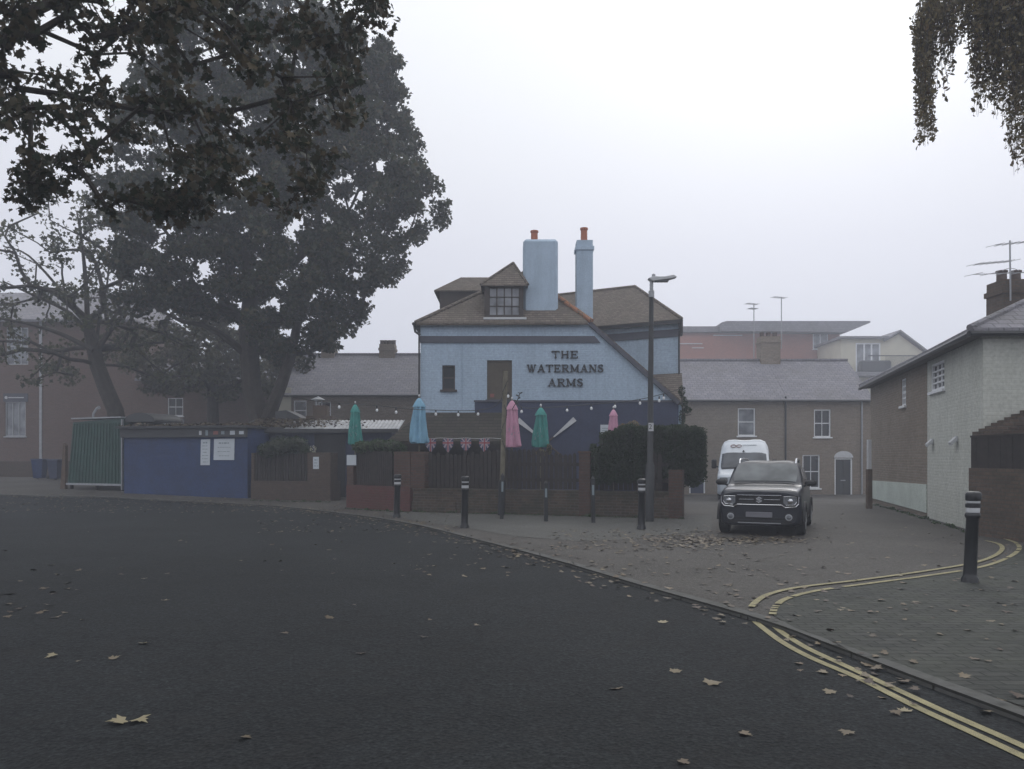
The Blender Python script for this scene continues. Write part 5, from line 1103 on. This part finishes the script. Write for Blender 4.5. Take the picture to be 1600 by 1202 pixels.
festoon('festoon bulb string running right from the timber pole across the navy wall', [(789, 612), (815, 636), (850, 637), (886, 635), (924, 632), (961, 629), (1000, 624), (1035, 616), (1062, 608)], [(794, 613), (815, 637), (886, 635), (924, 632), (961, 629), (1000, 624), (1030, 620), (1037, 616)], 22.6)

# ------------------------------------------------------------------ street furniture
def leanM(p, dx, dy=0): return Matrix.Translation(p) @ Matrix.Shear('XY', 4, (dx, dy))
def bollard(label, px, pyb, pyt, wpx, dx=0, big=True):
    p = hit(px, pyb); k = p.y/F; H = (pyb-pyt)*k; r_ = wpx*k/2; o = thing('bollard', label, 'bollard', p, 'round black bollards with reflective bands'); T = leanM(p, dx)
    m = MB(T); m.lathe([(r_*1.3, -.05), (r_*1.3, .05), (r_*1.05, .08), (r_, .12), (r_*.93, H*.70), (r_*1.12, H*.72), (r_*1.18, H*.735), (r_*1.12, H*.755), (r_*.98, H*.765), (r_*.98, H*.82), (r_*1.14, H*.825), (r_*1.17, H*.845), (r_*1.14, H*.865), (r_*.98, H*.87), (r_*.98, H*.895), (r_*1.15, H*.90), (r_*1.2, H*.92), (r_*1.2, H*.965), (r_*1.1, H*.985), (r_*.75, H)], n=28); b = m.build('shaft', M_black, o, smooth=True)
    for (z0_, z1_) in ((.767, .823), (.872, .896)): m = MB(T); m.lathe([(r_*.99, H*z0_), (r_*1.03, H*(z0_+.004)), (r_*1.03, H*(z1_-.004)), (r_*.99, H*z1_)], n=28); m.build('reflective_band', M_dull, b, smooth=True)
    return o
bollard('large black bollard with two pale bands, nearest one at the right beside the yellow lines', 1515, 910, 768, 19, .045)
bollard('black bollard in front of the picket fence, left of the timber pole', 725.5, 825, 744, 11, .02)
bollard('black bollard before the red brick planter, leftmost and farthest', 619.5, 809, 741, 10, .03)
bollard('black bollard between the street lamp and the slim posts', 1002, 827, 748, 11, .01)
def slim(label, px, pyb, pyt, wpx, dx):
    p = hit(px, pyb); k = p.y/F; H = (pyb-pyt)*k; o = thing('slim_post', label, 'post', p, 'slim black posts before the fence'); T = leanM(p, dx); w_ = wpx*k/2
    m = MB(T); m.prism([(-w_, -w_, -.05), (w_, -w_, -.05), (w_, w_, -.05), (-w_, w_, -.05)], (0, 0, H)); m.add([(-w_, -w_, H-.05), (w_, -w_, H-.05), (w_, w_, H-.05), (-w_, w_, H-.05), (0, 0, H+.02)], [(0, 1, 4), (1, 2, 4), (2, 3, 4), (3, 0, 4)]); m.build('shaft', M_black, o)
    m = MB(T); m.box(-w_*.55, w_*.55, -w_-.006, -w_-.001, H*.60, H*.82); m.build('pale_strip', M_ink, o)
slim('slim black post just in front of the foot of the timber pole', 784, 811, 740, 5.5, .02)
slim('slim black post in the middle, halfway between timber pole and brick pier', 853, 815, 752, 6, 0)
slim('slim black post in front of the brick pier, right one of the slim posts', 927, 817, 745, 6, -.01)
p = hit(783, 806); p.y += .15; Y_ = p.y; tp = thing('timber_pole', 'tall weathered timber pole with black foot carrying the festoon lights', 'pole', p); T = leanM(Vector((xx(783, Y_), Y_, 0)), .03)
m = MB(T); zt = zz(580, Y_); m.lathe([(.068, .9), (.066, 1.5), (.062, zt-.02), (.05, zt)], n=8); m.build('shaft', M_timber, tp)
m = MB(T); m.lathe([(.095, -.1), (.095, .88), (.085, .95)], n=10); m.build('foot_sleeve', M_black, tp)
m = MB(T)
for i in range(6): z_ = 1.7+i*.32; m.tube([(.07*math.cos(i*2.), .07*math.sin(i*2.)-.01, z_), (.08*math.cos(i*2.+1), -.075, z_+.14), (.07*math.cos(i*2+2), -.06, z_+.3)], .009, 4)
m.build('wire', M_black, tp)
m = MB(); c_ = at(808, 617, Y_); m.tube([at(800, 640, Y_), at(806, 630, Y_), at(811, 620, Y_), at(812, 614, Y_), at(809, 613, Y_)], .012, 5)
for i in range(5): q = at(806+i*1.5, 631-i*4, Y_); m.tube([q, q+Vector((.07*(-1)**i, 0, .03))], .02, 5)
m.build('hanging_sprig', M_black, tp)
# street lamp
p = hit(1015, 815); Y_ = p.y; la = thing('street_lamp', 'grey steel street lamp with flat pale lantern standing by the hedge', 'street lamp', p); T = leanM(p, .008); H = zz(437, Y_)
m = MB(T); m.lathe([(.105, -.05), (.105, 1.35), (.075, 1.45), (.066, 3.5), (.055, H-.42)], n=16); m.build('post', M_gdoor, la, smooth=True)
m = MB(T); m.lathe([(.07, H-.43), (.07, H-.28), (.045, H-.26), (.045, H-.03)], n=14); m.build('spigot', M_gal, la, smooth=True)
m = MB(T)
m.prism([(-.09, -.11, H+.02), (.05, -.11, H+.06), (.30, -.11, H+.055), (.52, -.11, H+.10), (.60, -.11, H+.045), (.44, -.11, H+.0), (.22, -.11, H-.03), (.0, -.11, H-.06)], (0, .22, 0)); lh = m.build('lantern', M_dull, la, bevel=.015)
m = MB(T); m.box(.08, .4, -.08, .08, H-.055, H-.036); m.build('lens', M_lamp, lh)
m = MB(T); m.lathe([(.045, H+.06), (.045, H+.12), (.03, H+.135)], (.05, 0, 0), 12); m.build('photocell', M_gal, lh)
m = MB(T); z_ = zz(667, Y_); m.box(-.06, .06, -.10, -.078, z_-.11, z_+.09); pn = m.build('number_plate', M_dull, la)
txt = bpy.data.curves.new('plate_number', 'FONT'); txt.body = '2'; txt.size = .17; txt.align_x = 'CENTER'; txt.align_y = 'CENTER'; txt.extrude = .002
to = bpy.data.objects.new('plate_number', txt); C.objects.link(to); dg = bpy.context.evaluated_depsgraph_get(); me = bpy.data.meshes.new_from_object(to.evaluated_get(dg)); bpy.data.objects.remove(to)
to = bpy.data.objects.new('plate_number', me); C.objects.link(to); me.materials.append(M_black); me.transform(Matrix.Translation((p.x, Y_-.104, z_-.01)) @ Matrix.Rotation(math.pi/2, 4, 'X')); parent_to(to, pn)

# ------------------------------------------------------------------ the parked car
def loft(stations, nu=6, nv=4):     # stations: (y, [(halfwidth, z), ...]); returns dense grid function
    S = [[(y, w_, z) for (w_, z) in prof] for y, prof in stations]
    rows = [catmull(r_, nv) for r_ in S]; cols = list(zip(*rows)); dense = [catmull(list(c), nu) for c in cols]
    return [list(r_) for r_ in zip(*dense)]   # [station][section]
def car_surface(G, bulge, fade):
    def pt(i, j, side): y, w_, z = G[i][j]; return Vector((side*w_, y+bulge(w_)*max(0, 1-y/fade), z))
    return pt
def build_loft(m, G, bulge, fade):
    pt = car_surface(G, bulge, fade); n, k = len(G), len(G[0])
    for side in (-1, 1):
        V = [pt(i, j, side) for i in range(n) for j in range(k)]
        fs = [((i*k+j, (i+1)*k+j, (i+1)*k+j+1, i*k+j+1) if side > 0 else (i*k+j, i*k+j+1, (i+1)*k+j+1, (i+1)*k+j)) for i in range(n-1) for j in range(k-1)]
        m.add(V, fs)
    for i, flip in ((0, 1), (n-1, 0)):       # closed nose and tail made of rows across
        V = []; q = 12
        for j in range(k):
            y, w_, z = G[i][j]
            for s_ in range(q+1): x_ = w_*(2*s_/q-1); V.append(Vector((x_, y+(bulge(abs(x_)) if i == 0 else 0)*max(0, 1-y/fade), z)))
        fs = [((j*(q+1)+s_, j*(q+1)+s_+1, (j+1)*(q+1)+s_+1, (j+1)*(q+1)+s_) if flip else (j*(q+1)+s_, (j+1)*(q+1)+s_, (j+1)*(q+1)+s_+1, j*(q+1)+s_+1)) for j in range(k-1) for s_ in range(q)]
        m.add(V, fs)
def patch(m, G, bulge, fade, i0, i1, j0, j1, side, offn=.008):
    pt = car_surface(G, bulge, fade); V = []; ni, nj = i1-i0+1, j1-j0+1
    for i in range(i0, i1+1):
        for j in range(j0, j1+1):
            a, b = pt(min(i+1, len(G)-1), j, side)-pt(max(i-1, 0), j, side), pt(i, min(j+1, len(G[0])-1), side)-pt(i, max(0, j-1), side); n_ = a.cross(b)
            if n_.length < 1e-9: n_ = Vector((side, 0, 0))
            n_ = n_.normalized()*(1 if side > 0 else -1); c = pt(i, j, side)
            if n_.dot(c-Vector((0, 1.9, .8))) < 0: n_ = -n_
            V.append(c+n_*offn)
    fs = [((i*nj+j, (i+1)*nj+j, (i+1)*nj+j+1, i*nj+j+1) if side > 0 else (i*nj+j, i*nj+j+1, (i+1)*nj+j+1, (i+1)*nj+j)) for i in range(ni-1) for j in range(nj-1)]
    m.add(V, fs)
def wheel(root, T, x, y, r_, w_, side):
    m = MB(T); Rm = Matrix.Rotation(math.pi/2, 4, 'Y')
    m.lathe([(r_*.62, -w_/2), (r_*.92, -w_/2), (r_, -w_/2+.03), (r_, w_/2-.03), (r_*.92, w_/2), (r_*.62, w_/2)], (x, y, r_), 28, Rm); o = m.build('wheel', M_rub, root, smooth=True)
    m = MB(T); m.lathe([(r_*.64, 0), (r_*.6, .012*side), (r_*.2, .02*side), (.03, .03*side)] if side > 0 else [(.03, -.03), (r_*.2, -.02), (r_*.6, -.012), (r_*.64, 0)], (x+side*(w_/2-.005), y, r_), 20, Rm); m.build('rim', M_gal, o, smooth=True)
    return o
car = thing('parked_car', 'dark small crossover car with chrome trimmed headlamps, parked facing the camera before the van', 'car', hit(1186, 838))
cp = car.location; Tc = Matrix.Translation(cp) @ Matrix.Rotation(math.radians(-23.5), 4, 'Z') @ Matrix.Diagonal((.965, 1, .925, 1))    # local y runs from nose to tail
S_ = [(0.02, [(0, .26), (.60, .26), (.72, .44), (.74, .66), (.70, .86), (.45, .93), (0, .95)]),
      (0.12, [(0, .22), (.70, .22), (.80, .42), (.81, .68), (.76, .92), (.48, .99), (0, 1.00)]),
      (0.45, [(0, .20), (.76, .20), (.845, .42), (.835, .74), (.78, .97), (.5, 1.03), (0, 1.04)]),
      (0.85, [(0, .20), (.76, .20), (.845, .42), (.835, .78), (.79, 1.0), (.5, 1.05), (0, 1.06)]),
      (1.02, [(0, .20), (.75, .20), (.83, .42), (.825, .80), (.79, 1.02), (.62, 1.07), (0, 1.08)]),
      (1.30, [(0, .20), (.75, .20), (.83, .42), (.825, .80), (.79, 1.04), (.655, 1.28), (0, 1.31)]),
      (1.62, [(0, .20), (.75, .20), (.83, .42), (.825, .80), (.79, 1.05), (.62, 1.50), (0, 1.535)]),
      (1.80, [(0, .20), (.75, .20), (.83, .42), (.825, .80), (.79, 1.05), (.61, 1.54), (0, 1.575)]),
      (2.60, [(0, .20), (.75, .20), (.83, .42), (.835, .80), (.79, 1.06), (.60, 1.555), (0, 1.595)]),
      (3.25, [(0, .22), (.75, .22), (.83, .42), (.83, .80), (.78, 1.07), (.58, 1.50), (0, 1.54)]),
      (3.58, [(0, .26), (.72, .26), (.80, .44), (.80, .80), (.75, 1.06), (.58, 1.28), (0, 1.33)]),
      (3.70, [(0, .32), (.64, .32), (.74, .46), (.74, .78), (.68, .98), (.5, 1.06), (0, 1.08)])]
bul = lambda x: .13*(x/.8)**2.4
G = loft(S_, 6, 4); m = MB(Tc); build_loft(m, G, bul, 1.2); body = m.build('body', M_carp, car, smooth=True)
m = MB(Tc); [patch(m, G, bul, 1.2, 6, 23, 17, 24, s_, .006) for s_ in (-1, 1)]; m.build('bonnet', M_carpl, car, smooth=True)
m = MB(Tc); [patch(m, G, bul, 1.2, 26, 35, 20, 24, s_, .010) for s_ in (-1, 1)]; ws = m.build('windscreen', M_screen, car, smooth=True)
for s_ in (-1, 1): m = MB(Tc); patch(m, G, bul, 1.2, 33, 52, 17, 19, s_, .008); m.build('side_window', M_glass, car, smooth=True)
def fy(x): return .02+bul(abs(x))
def front(m, pts, d=.03, th=.03):     # polygon laid on the curved nose
    n = len(pts); Pf = [Vector((x, fy(x)-d, z)) for x, z in pts]; Pb = [Vector((x, fy(x)-d+th+.05, z)) for x, z in pts]
    c = sum(Pf, Vector())/n; V = [c]+Pf+Pb; fs = [(0, 1+(i+1) % n, 1+i) for i in range(n)]+[(1+i, 1+(i+1) % n, 1+n+(i+1) % n, 1+n+i) for i in range(n)]
    a = (Pf[1]-Pf[0]).cross(Pf[2]-Pf[1])
    if a.y > 0: fs = [f[::-1] for f in fs]
    else: pass
    m.add(V, [tuple(f) for f in fs])
def dens(pts, n=5):
    o_ = []
    for i in range(len(pts)):
        a, b = pts[i], pts[(i+1) % len(pts)]
        for k in range(n): t = k/n; o_.append((a[0]*(1-t)+b[0]*t, a[1]*(1-t)+b[1]*t))
    return o_
def strip(m, x0, x1, z0, z1, d, n=14):
    for i in range(n):
        a, b = x0+(x1-x0)*i/n, x0+(x1-x0)*(i+1)/n
        P = [Vector((a, fy(a)-d, z0)), Vector((b, fy(b)-d, z0)), Vector((b, fy(b)-d, z1)), Vector((a, fy(a)-d, z1))]
        Q = [v+Vector((0, d+.05, 0)) for v in P]; m.add(P+Q, [(0, 1, 2, 3), (3, 2, 6, 7), (1, 0, 4, 5)])
m = MB(Tc); strip(m, -.44, .44, .69, .87, .022); gr = m.build('grille', M_plas, car)
m = MB(Tc); strip(m, -.43, .43, .865, .882, .04); strip(m, -.40, -.10, .775, .79, .03, 5); strip(m, .10, .40, .775, .79, .03, 5)
m.build('grille_bar', M_chrome, gr)
m = MB(Tc); lo = .672; P = [(-.76, .84), (-.755, .70), (-.70, .635), (-.5, .62), (-.43, .672), (.43, .672), (.5, .62), (.70, .635), (.755, .70), (.76, .84)]
for i in range(len(P)-1):
    for k in range(6):
        a = [P[i][q]+(P[i+1][q]-P[i][q])*k/6 for q in (0, 1)]; b = [P[i][q]+(P[i+1][q]-P[i][q])*(k+1)/6 for q in (0, 1)]
        m.tube([(a[0], fy(a[0])-.055, a[1]), (b[0], fy(b[0])-.055, b[1])], .011, 6)
m.build('chrome_trim', M_chrome, gr)
for s_ in (-1, 1):
    m = MB(Tc); P = dens([(s_*.44, .855), (s_*.74, .865), (s_*.745, .71), (s_*.69, .65), (s_*.50, .64), (s_*.44, .70)], 3); front(m, P, .035); hl = m.build('headlight', M_plas, car)
    m = MB(Tc); RX = Matrix.Rotation(math.pi/2, 4, 'X')
    for (cx, r_) in ((s_*.60, .05),): m.lathe([(r_, 0), (r_*.95, .02), (r_*.5, .03), (.01, .035)], (cx, fy(cx)-.052, .755), 18, RX, wob=lambda th, j: 1+.16*abs(math.sin(2*th)))
    m.build('projector', M_chrome, hl, smooth=True); m = MB(Tc); front(m, dens([(s_*.47, .835), (s_*.70, .842), (s_*.705, .72), (s_*.67, .675), (s_*.52, .665), (s_*.47, .71)], 3), .044, .005); m.build('lamp_lens', M_lamp, hl)
    m = MB(Tc); P = [(s_*.47, .845), (s_*.60, .85), (s_*.71, .84), (s_*.72, .74), (s_*.68, .675), (s_*.52, .665)]
    for i in range(5): m.tube([(P[i][0], fy(P[i][0])-.05, P[i][1]), (P[i+1][0], fy(P[i+1][0])-.05, P[i+1][1])], .008, 6)
    m.build('lamp_surround', M_chrome, hl)
    m = MB(Tc); cx = s_*.57; m.lathe([(.095, 0), (.09, .02), (.07, .02)], (cx, fy(cx)-.01, .41), 20, RX); fb = m.build('fog_lamp', M_plas, car)
    m = MB(Tc); m.lathe([(.072, 0), (.07, .012), (.055, .014)], (cx, fy(cx)-.03, .41), 20, RX); m.build('fog_ring', M_gal, fb); m = MB(Tc); m.lathe([(.045, 0), (.03, .015), (.01, .018)], (cx, fy(cx)-.044, .41), 14, RX); m.build('lens', M_lamp, fb, smooth=True)
    # mirror
    m = MB(Tc); m.rbox(s_*.93-.12, s_*.93+.12, 1.13, 1.27, 1.04, 1.17, .045); m.tube([(s_*.79, 1.22, 1.03), (s_*.86, 1.2, 1.07)], .025, 7); m.build('door_mirror', M_plas, car, smooth=True)
    m = MB(Tc); Q = [(s_*.60, 1.72, 1.53), (s_*.605, 1.82, 1.62), (s_*.60, 2.1, 1.64), (s_*.59, 2.9, 1.63), (s_*.58, 3.15, 1.60), (s_*.57, 3.22, 1.52)]; m.tube(catmull(Q, 5), .022, 8); m.build('roof_rail', M_chrome, car, smooth=True)
    for y_ in (.62, 3.05):
        wheel(car, Tc, s_*.765, y_, .315, .19, s_)
        m = MB(Tc); P = []
        for k in range(15):
            th = math.pi*k/14
            P.append((s_*.845, y_+.385*math.cos(th), .315+.385*math.sin(th)))
        m.tube(P, .035, 6); m.build('wheel_arch', M_plas, car, smooth=True)
m = MB(Tc); strip(m, -.62, .62, .27, .34, .02); strip(m, -.5, .5, .36, .40, .01); m.build('lower_grille', M_plas, car)
m = MB(Tc); strip(m, -.42, .42, .275, .29, .045); m.build('skid_strip', M_gal, car)
m = MB(Tc); m.rbox(-.26, .26, fy(0)-.06, fy(0)-.02, .40, .515, .008); m.build('number_plate', M_plate, car)
m = MB(Tc)      # angular S emblem from two hooked halves
for q in (1, -1):
    P = [(-.065*q, .012*q), (-.005*q, .062*q), (.062*q, .012*q+.0), (.030*q, .012*q-.012*q), (-.005*q, .028*q), (-.03*q, .008*q), (.02*q, -.03*q), (-.0*q, -.045*q)]
    m.prism([(x, fy(0)-.05-.001*q, .775+z) for x, z in [(-.07*q, .022*q), (0, .075*q), (.07*q, .026*q), (.03*q, .014*q), (0, .036*q), (-.018*q, .022*q), (.06*q, -.022*q), (.03*q, -.045*q)]], (0, .02, 0))
m.build('emblem', M_chrome, gr)
m = MB(Tc); m.tube([(-.62, 1.0, 1.075), (-.2, .99, 1.105), (-.02, 1.0, 1.10)], .012, 5); m.tube([(0, 1.0, 1.105), (.35, .99, 1.105), (.62, 1.0, 1.08)], .012, 5); m.build('wiper', M_plas, ws)
m = MB(Tc); m.box(.44, .54, 1.5, 1.512, 1.425, 1.455); m.build('sticker', M_dull, ws)

# ------------------------------------------------------------------ the van behind it
vp = at(1161, 770, 30.); vp.z = g(vp.x, 30.); van = thing('delivery_van', 'white high roof delivery van parked nose first behind the dark car', 'van', vp); Tv = Matrix.Translation(vp) @ Matrix.Rotation(math.radians(-18.5), 4, 'Z'); hs_ = .95
S_ = [(0.0, [(0, .35), (.75, .35), (.86, .55), (.86, .8), (.80, .95), (.5, 1.0), (0, 1.02)]),
      (0.15, [(0, .25), (.88, .25), (.97, .5), (.97, .85), (.92, 1.05), (.55, 1.12), (0, 1.14)]),
      (0.60, [(0, .22), (.92, .22), (1.0, .5), (1.0, .95), (.96, 1.2), (.70, 1.27), (0, 1.30)]),
      (0.75, [(0, .22), (.92, .22), (1.0, .5), (1.0, 1.0), (.97, 1.25), (.87, 1.36), (0, 1.40)]),
      (1.20, [(0, .22), (.92, .22), (1.0, .5), (1.0, 1.1), (.98, 1.35), (.84, 1.95), (0, 2.00)]),
      (1.60, [(0, .22), (.92, .22), (1.0, .5), (1.0, 1.1), (.99, 1.45), (.80, 2.38), (0, 2.44)]),
      (2.10, [(0, .22), (.92, .22), (1.0, .5), (1.0, 1.1), (1.0, 1.5), (.80, 2.50), (0, 2.56)]),
      (5.30, [(0, .22), (.92, .22), (1.0, .5), (1.0, 1.1), (1.0, 1.5), (.80, 2.50), (0, 2.56)]),
      (5.45, [(0, .22), (.92, .22), (.98, .5), (.98, 1.1), (.98, 1.5), (.78, 2.44), (0, 2.50)])]
S_ = [(y, [(w_*1.0, z*.94) for w_, z in P]) for y, P in S_]
bulv = lambda x: .12*(x/1.)**2.2
Gv = loft(S_, 6, 4); m = MB(Tv); build_loft(m, Gv, bulv, 2.); m.build('body', M_van, van, smooth=True)
m = MB(Tv); [patch(m, Gv, bulv, 2., 18, 24, 20, 24, s_, .012) for s_ in (-1, 1)]; vw = m.build('windscreen', M_vscreen, van, smooth=True)
m = MB(Tv); [patch(m, Gv, bulv, 2., 16, 18, 20, 24, s_, .013) for s_ in (-1, 1)]; m.build('scuttle', M_plas, van, smooth=True)
for s_ in (-1, 1):
    m = MB(Tv); patch(m, Gv, bulv, 2., 21, 33, 16, 18, s_, .01); m.build('side_window', M_glass, van, smooth=True)
    m = MB(Tv); m.rbox(s_*1.16-.1, s_*1.16+.1, 1.0, 1.12, 1.25, 1.62, .04); m.tube([(s_*.97, 1.1, 1.3), (s_*1.1, 1.07, 1.35)], .03, 6); m.build('door_mirror', M_plas, van, smooth=True)
    m = MB(Tv); m.rbox(s_*.72-.16, s_*.72+.16, .02, .2, .72, .92, .03); m.build('headlight', M_lamp, van)
    for y_ in (.95, 4.5): wheel(van, Tv, s_*.9, y_, .33, .2, s_)
m = MB(Tv); m.rbox(-.45, .45, -.03, .05, .62, .86, .03); m.build('grille', M_plas, van)
m = MB(Tv); m.rbox(-.26, .26, -.05, -.01, .42, .52, .01); m.build('number_plate', M_dull, van)
def vroof(x, z): # y on the sloping front above the screen
    t = (z-1.88)/(2.30-1.88); return 1.20+.40*t-.05+bulv(abs(x))*.35
m = MB(Tv)
for cx in (-.42, -.20):
    m.tube([(cx+.10*math.cos(t*.35), vroof(cx, 2.16+.05*math.sin(t*.35)) - .03, 2.16+.05*math.sin(t*.35)) for t in range(1, 18)], .014, 5)
m.build('ring_logo', M_rimr, van)['label'] = 'two red rings logo above the windscreen'
m = MB(Tv); m.tube([(-.08+i*.07, vroof(.2, 2.2)-.02-.0*i, 2.195+.004*(i % 2)) for i in range(9)], .010, 5); m.build('roof_writing', M_ink, van)
m = MB(Tv); m.tube([(-.02, vroof(0, 1.98)-.03, 1.99), (-.02, vroof(0, 1.98)-.045, 1.93)], [.02, .045], 8); m.build('camera_dot', M_plas, van)

# ------------------------------------------------------------------ fallen leaves
def lay(pos, name, size, mat, tmpl, parent=None, curl=.9): return scatter(name, pos, size, tmpl, mat, parent, flat=curl)
K = [Vector(p) for p in kerbw]
LPt = []
def zsurf(x, y):
    # road side or pavement side of the kerb
    best = min(range(len(K)-1), key=lambda i: (K[i]-Vector((x, y))).length_squared); a, b = K[best], K[best+1]; s_ = (b.x-a.x)*(y-a.y)-(b.y-a.y)*(x-a.x)
    return g(x, y)+(.012 if s_ > 0 else -KZ+.008)
def drift(n, px0, px1, py0, py1, jit=1, clump=0):
    for _ in range(n):
        px = R(px0, px1); py = R(py0, py1); p = hit(px, py); x, y = p.x, p.y
        LPt.append((x, y, zsurf(x, y)+R(-.004, .004)+(.01 if y > 20 else 0)))
for i in range(12, len(kerbw)-18):        # along the gutter
    a, b = K[i], K[i+1]; L = (b-a).length
    for _ in range(int(L*(26 if a.y > 12 else 9)*R(.2, 1.8))):
        q = a.lerp(b, R(0, 1)); d = (b-a).normalized(); o_ = random.gauss(-.1, .28 if a.y > 10 else .15); x, y = q.x-d.y*o_, q.y+d.x*o_; LPt.append((x, y, zsurf(x, y)+R(0, .02)))
drift(1000, 0, 600, 770, 800); drift(260, 400, 720, 795, 830); drift(330, 860, 1130, 828, 862); drift(120, 1020, 1110, 836, 856); drift(150, 640, 1180, 835, 900); drift(110, 1100, 1600, 850, 960)
drift(38, 1230, 1600, 960, 1060); drift(45, 900, 1300, 860, 940); drift(45, 0, 760, 790, 900); drift(9, 0, 700, 900, 1150); drift(5, 820, 1400, 960, 1190); drift(60, 1380, 1600, 790, 850); drift(26, 0, 130, 880, 960); drift(60, 1060, 1350, 800, 840)
for _ in range(500):    # gathered under the car
    x, y = random.gauss(4.0, .8), random.gauss(14.4, .35); LPt.append((x, y, .01+R(0, .018)))
for _ in range(12): q = K[-30]+Vector((R(-.6, .2), R(-.4, .5)))*1; LPt.append((q.x+R(-.2, .2), q.y, zsurf(q.x, q.y)+.01))
o = lay(np.array(LPt), 'fallen_leaves', .075, L_fall, maple(), curl=.9); tag(o, 'brown fallen leaves strewn over road and pavement', 'leaves', kind='stuff')
wd_ = []
for (a_, b_, n_) in ((W0, W1, 900), (hit(392, 782), hit(516, 785), 260), (hit(541, 795), hit(640, 801), 260), (Vector((12.5, 27.2, 0)), Vector((9.5, 15.9, 0)), 700)):
    for _ in range(n_):
        t = random.random(); t = t+.03*math.sin(t*60); q = a_.lerp(b_, t); d_ = (b_-a_).normalized(); o_ = abs(random.gauss(0, .07))+.01
        nx, ny = d_.y, -d_.x
        wd_.append((q.x+nx*o_, q.y+ny*o_, g(q.x, q.y)+R(0, .07)*max(0, math.sin(t*37+1))))
o = scatter('weeds', np.array(wd_), .07, blade(), L_bush); tag(o, 'weeds and moss along the feet of the garden wall and the sage house', 'weeds', kind='stuff')
LR = []
for _ in range(1500):
    u, v = R(-.2, Lb), R(-.2, 2.0); q = Tb @ Vector((u, v, HB+.11)); LR.append((q.x, q.y, q.z+R(0, .04)*(1+2*math.sin(u*2.3)**2)))
for _ in range(1300):
    x_ = xx(388, BY)+abs(random.gauss(0, 1.6)); v = R(-.3, 1.2); LR.append((min(x_, xb+.2), BY+v, zf+.06+.26*(v+.3)+R(.0, .05)))
o = lay(np.array(LR), 'leaf_litter', .1, L_fall, maple(), curl=.7); tag(o, 'leaf litter lying on the shed and bar roofs', 'leaves', kind='stuff')
big = [(188, 1130, .21, 'large pale maple leaf nearest the camera, left of a touching pair'), (216, 1128, .20, 'curled pale maple leaf touching the large one at lower left'), (83, 1027, .17, 'pale leaf above and left of the curled pair'),
       (224, 1007, .15, 'small pale leaf on the road directly above the curled pair'), (258, 939, .14, 'lone thin tan leaf in the left middle of the road'), (176, 1030, .16, 'dull brown leaf between two pale ones on the left of the road'), (1055, 1051, .14, 'pale star shaped leaf on the road near the brown leaf scrap'),
       (1112, 1070, .2, 'crumpled brown leaf right of the pale star shaped leaf'), (745, 979, .12, 'small brown leaf alone in the middle of the road'), (1297, 1083, .14, 'dark brown leaf left of the double yellow lines'), (1035, 973, .16, 'pale flat leaf on the road below the kerb'), (1414, 1112, .13, 'grey leaf beside the double yellow lines'), (80, 884, .15, 'pale leaf at the left edge of the road')]
for k, (px, py, s_, lb) in enumerate(big):
    p = rhit((px, py)); V0, F0 = maple(); rz = R(0, 6.28) if k > 1 else (1.9, 4.3)[k]; c, s2 = math.cos(rz), math.sin(rz); V = V0.copy(); V[:, 2] = .22*V[:, 0]**2+.16*np.sin(V[:, 1]*4+k)*.5; x = V[:, 0]*c-V[:, 1]*s2; y = V[:, 0]*s2+V[:, 1]*c
    Vw = np.stack([x*s_, y*s_*1.0, (V[:, 2]-V[:, 2].min())*s_+.003], 1)
    o = mesh_np('maple_leaf', Vw*.58, F0, L_fall if ('brown' in lb) else L_fallp); o.location = (p.x, p.y, -KZ+.003); tag(o, lb, 'leaf', 'single leaves lying on the road')

# ------------------------------------------------------------------ fog
m = MB(); m.box(-195, 195, -65, 262, -2, 34); hz = m.build('haze', M_earth); hm = bpy.data.materials.new('fog'); hm.use_nodes = True; t = hm.node_tree; t.nodes.clear()
oo = t.nodes.new('ShaderNodeOutputMaterial'); pv_ = t.nodes.new('ShaderNodeVolumePrincipled'); pv_.inputs['Density'].default_value = .0036; pv_.inputs['Color'].default_value = (.86, .90, 1., 1); pv_.inputs['Anisotropy'].default_value = .2
t.links.new(pv_.outputs[0], oo.inputs['Volume']); hz.data.materials.clear(); hz.data.materials.append(hm); tag(hz, 'fog hanging over the whole place', 'fog', kind='stuff')
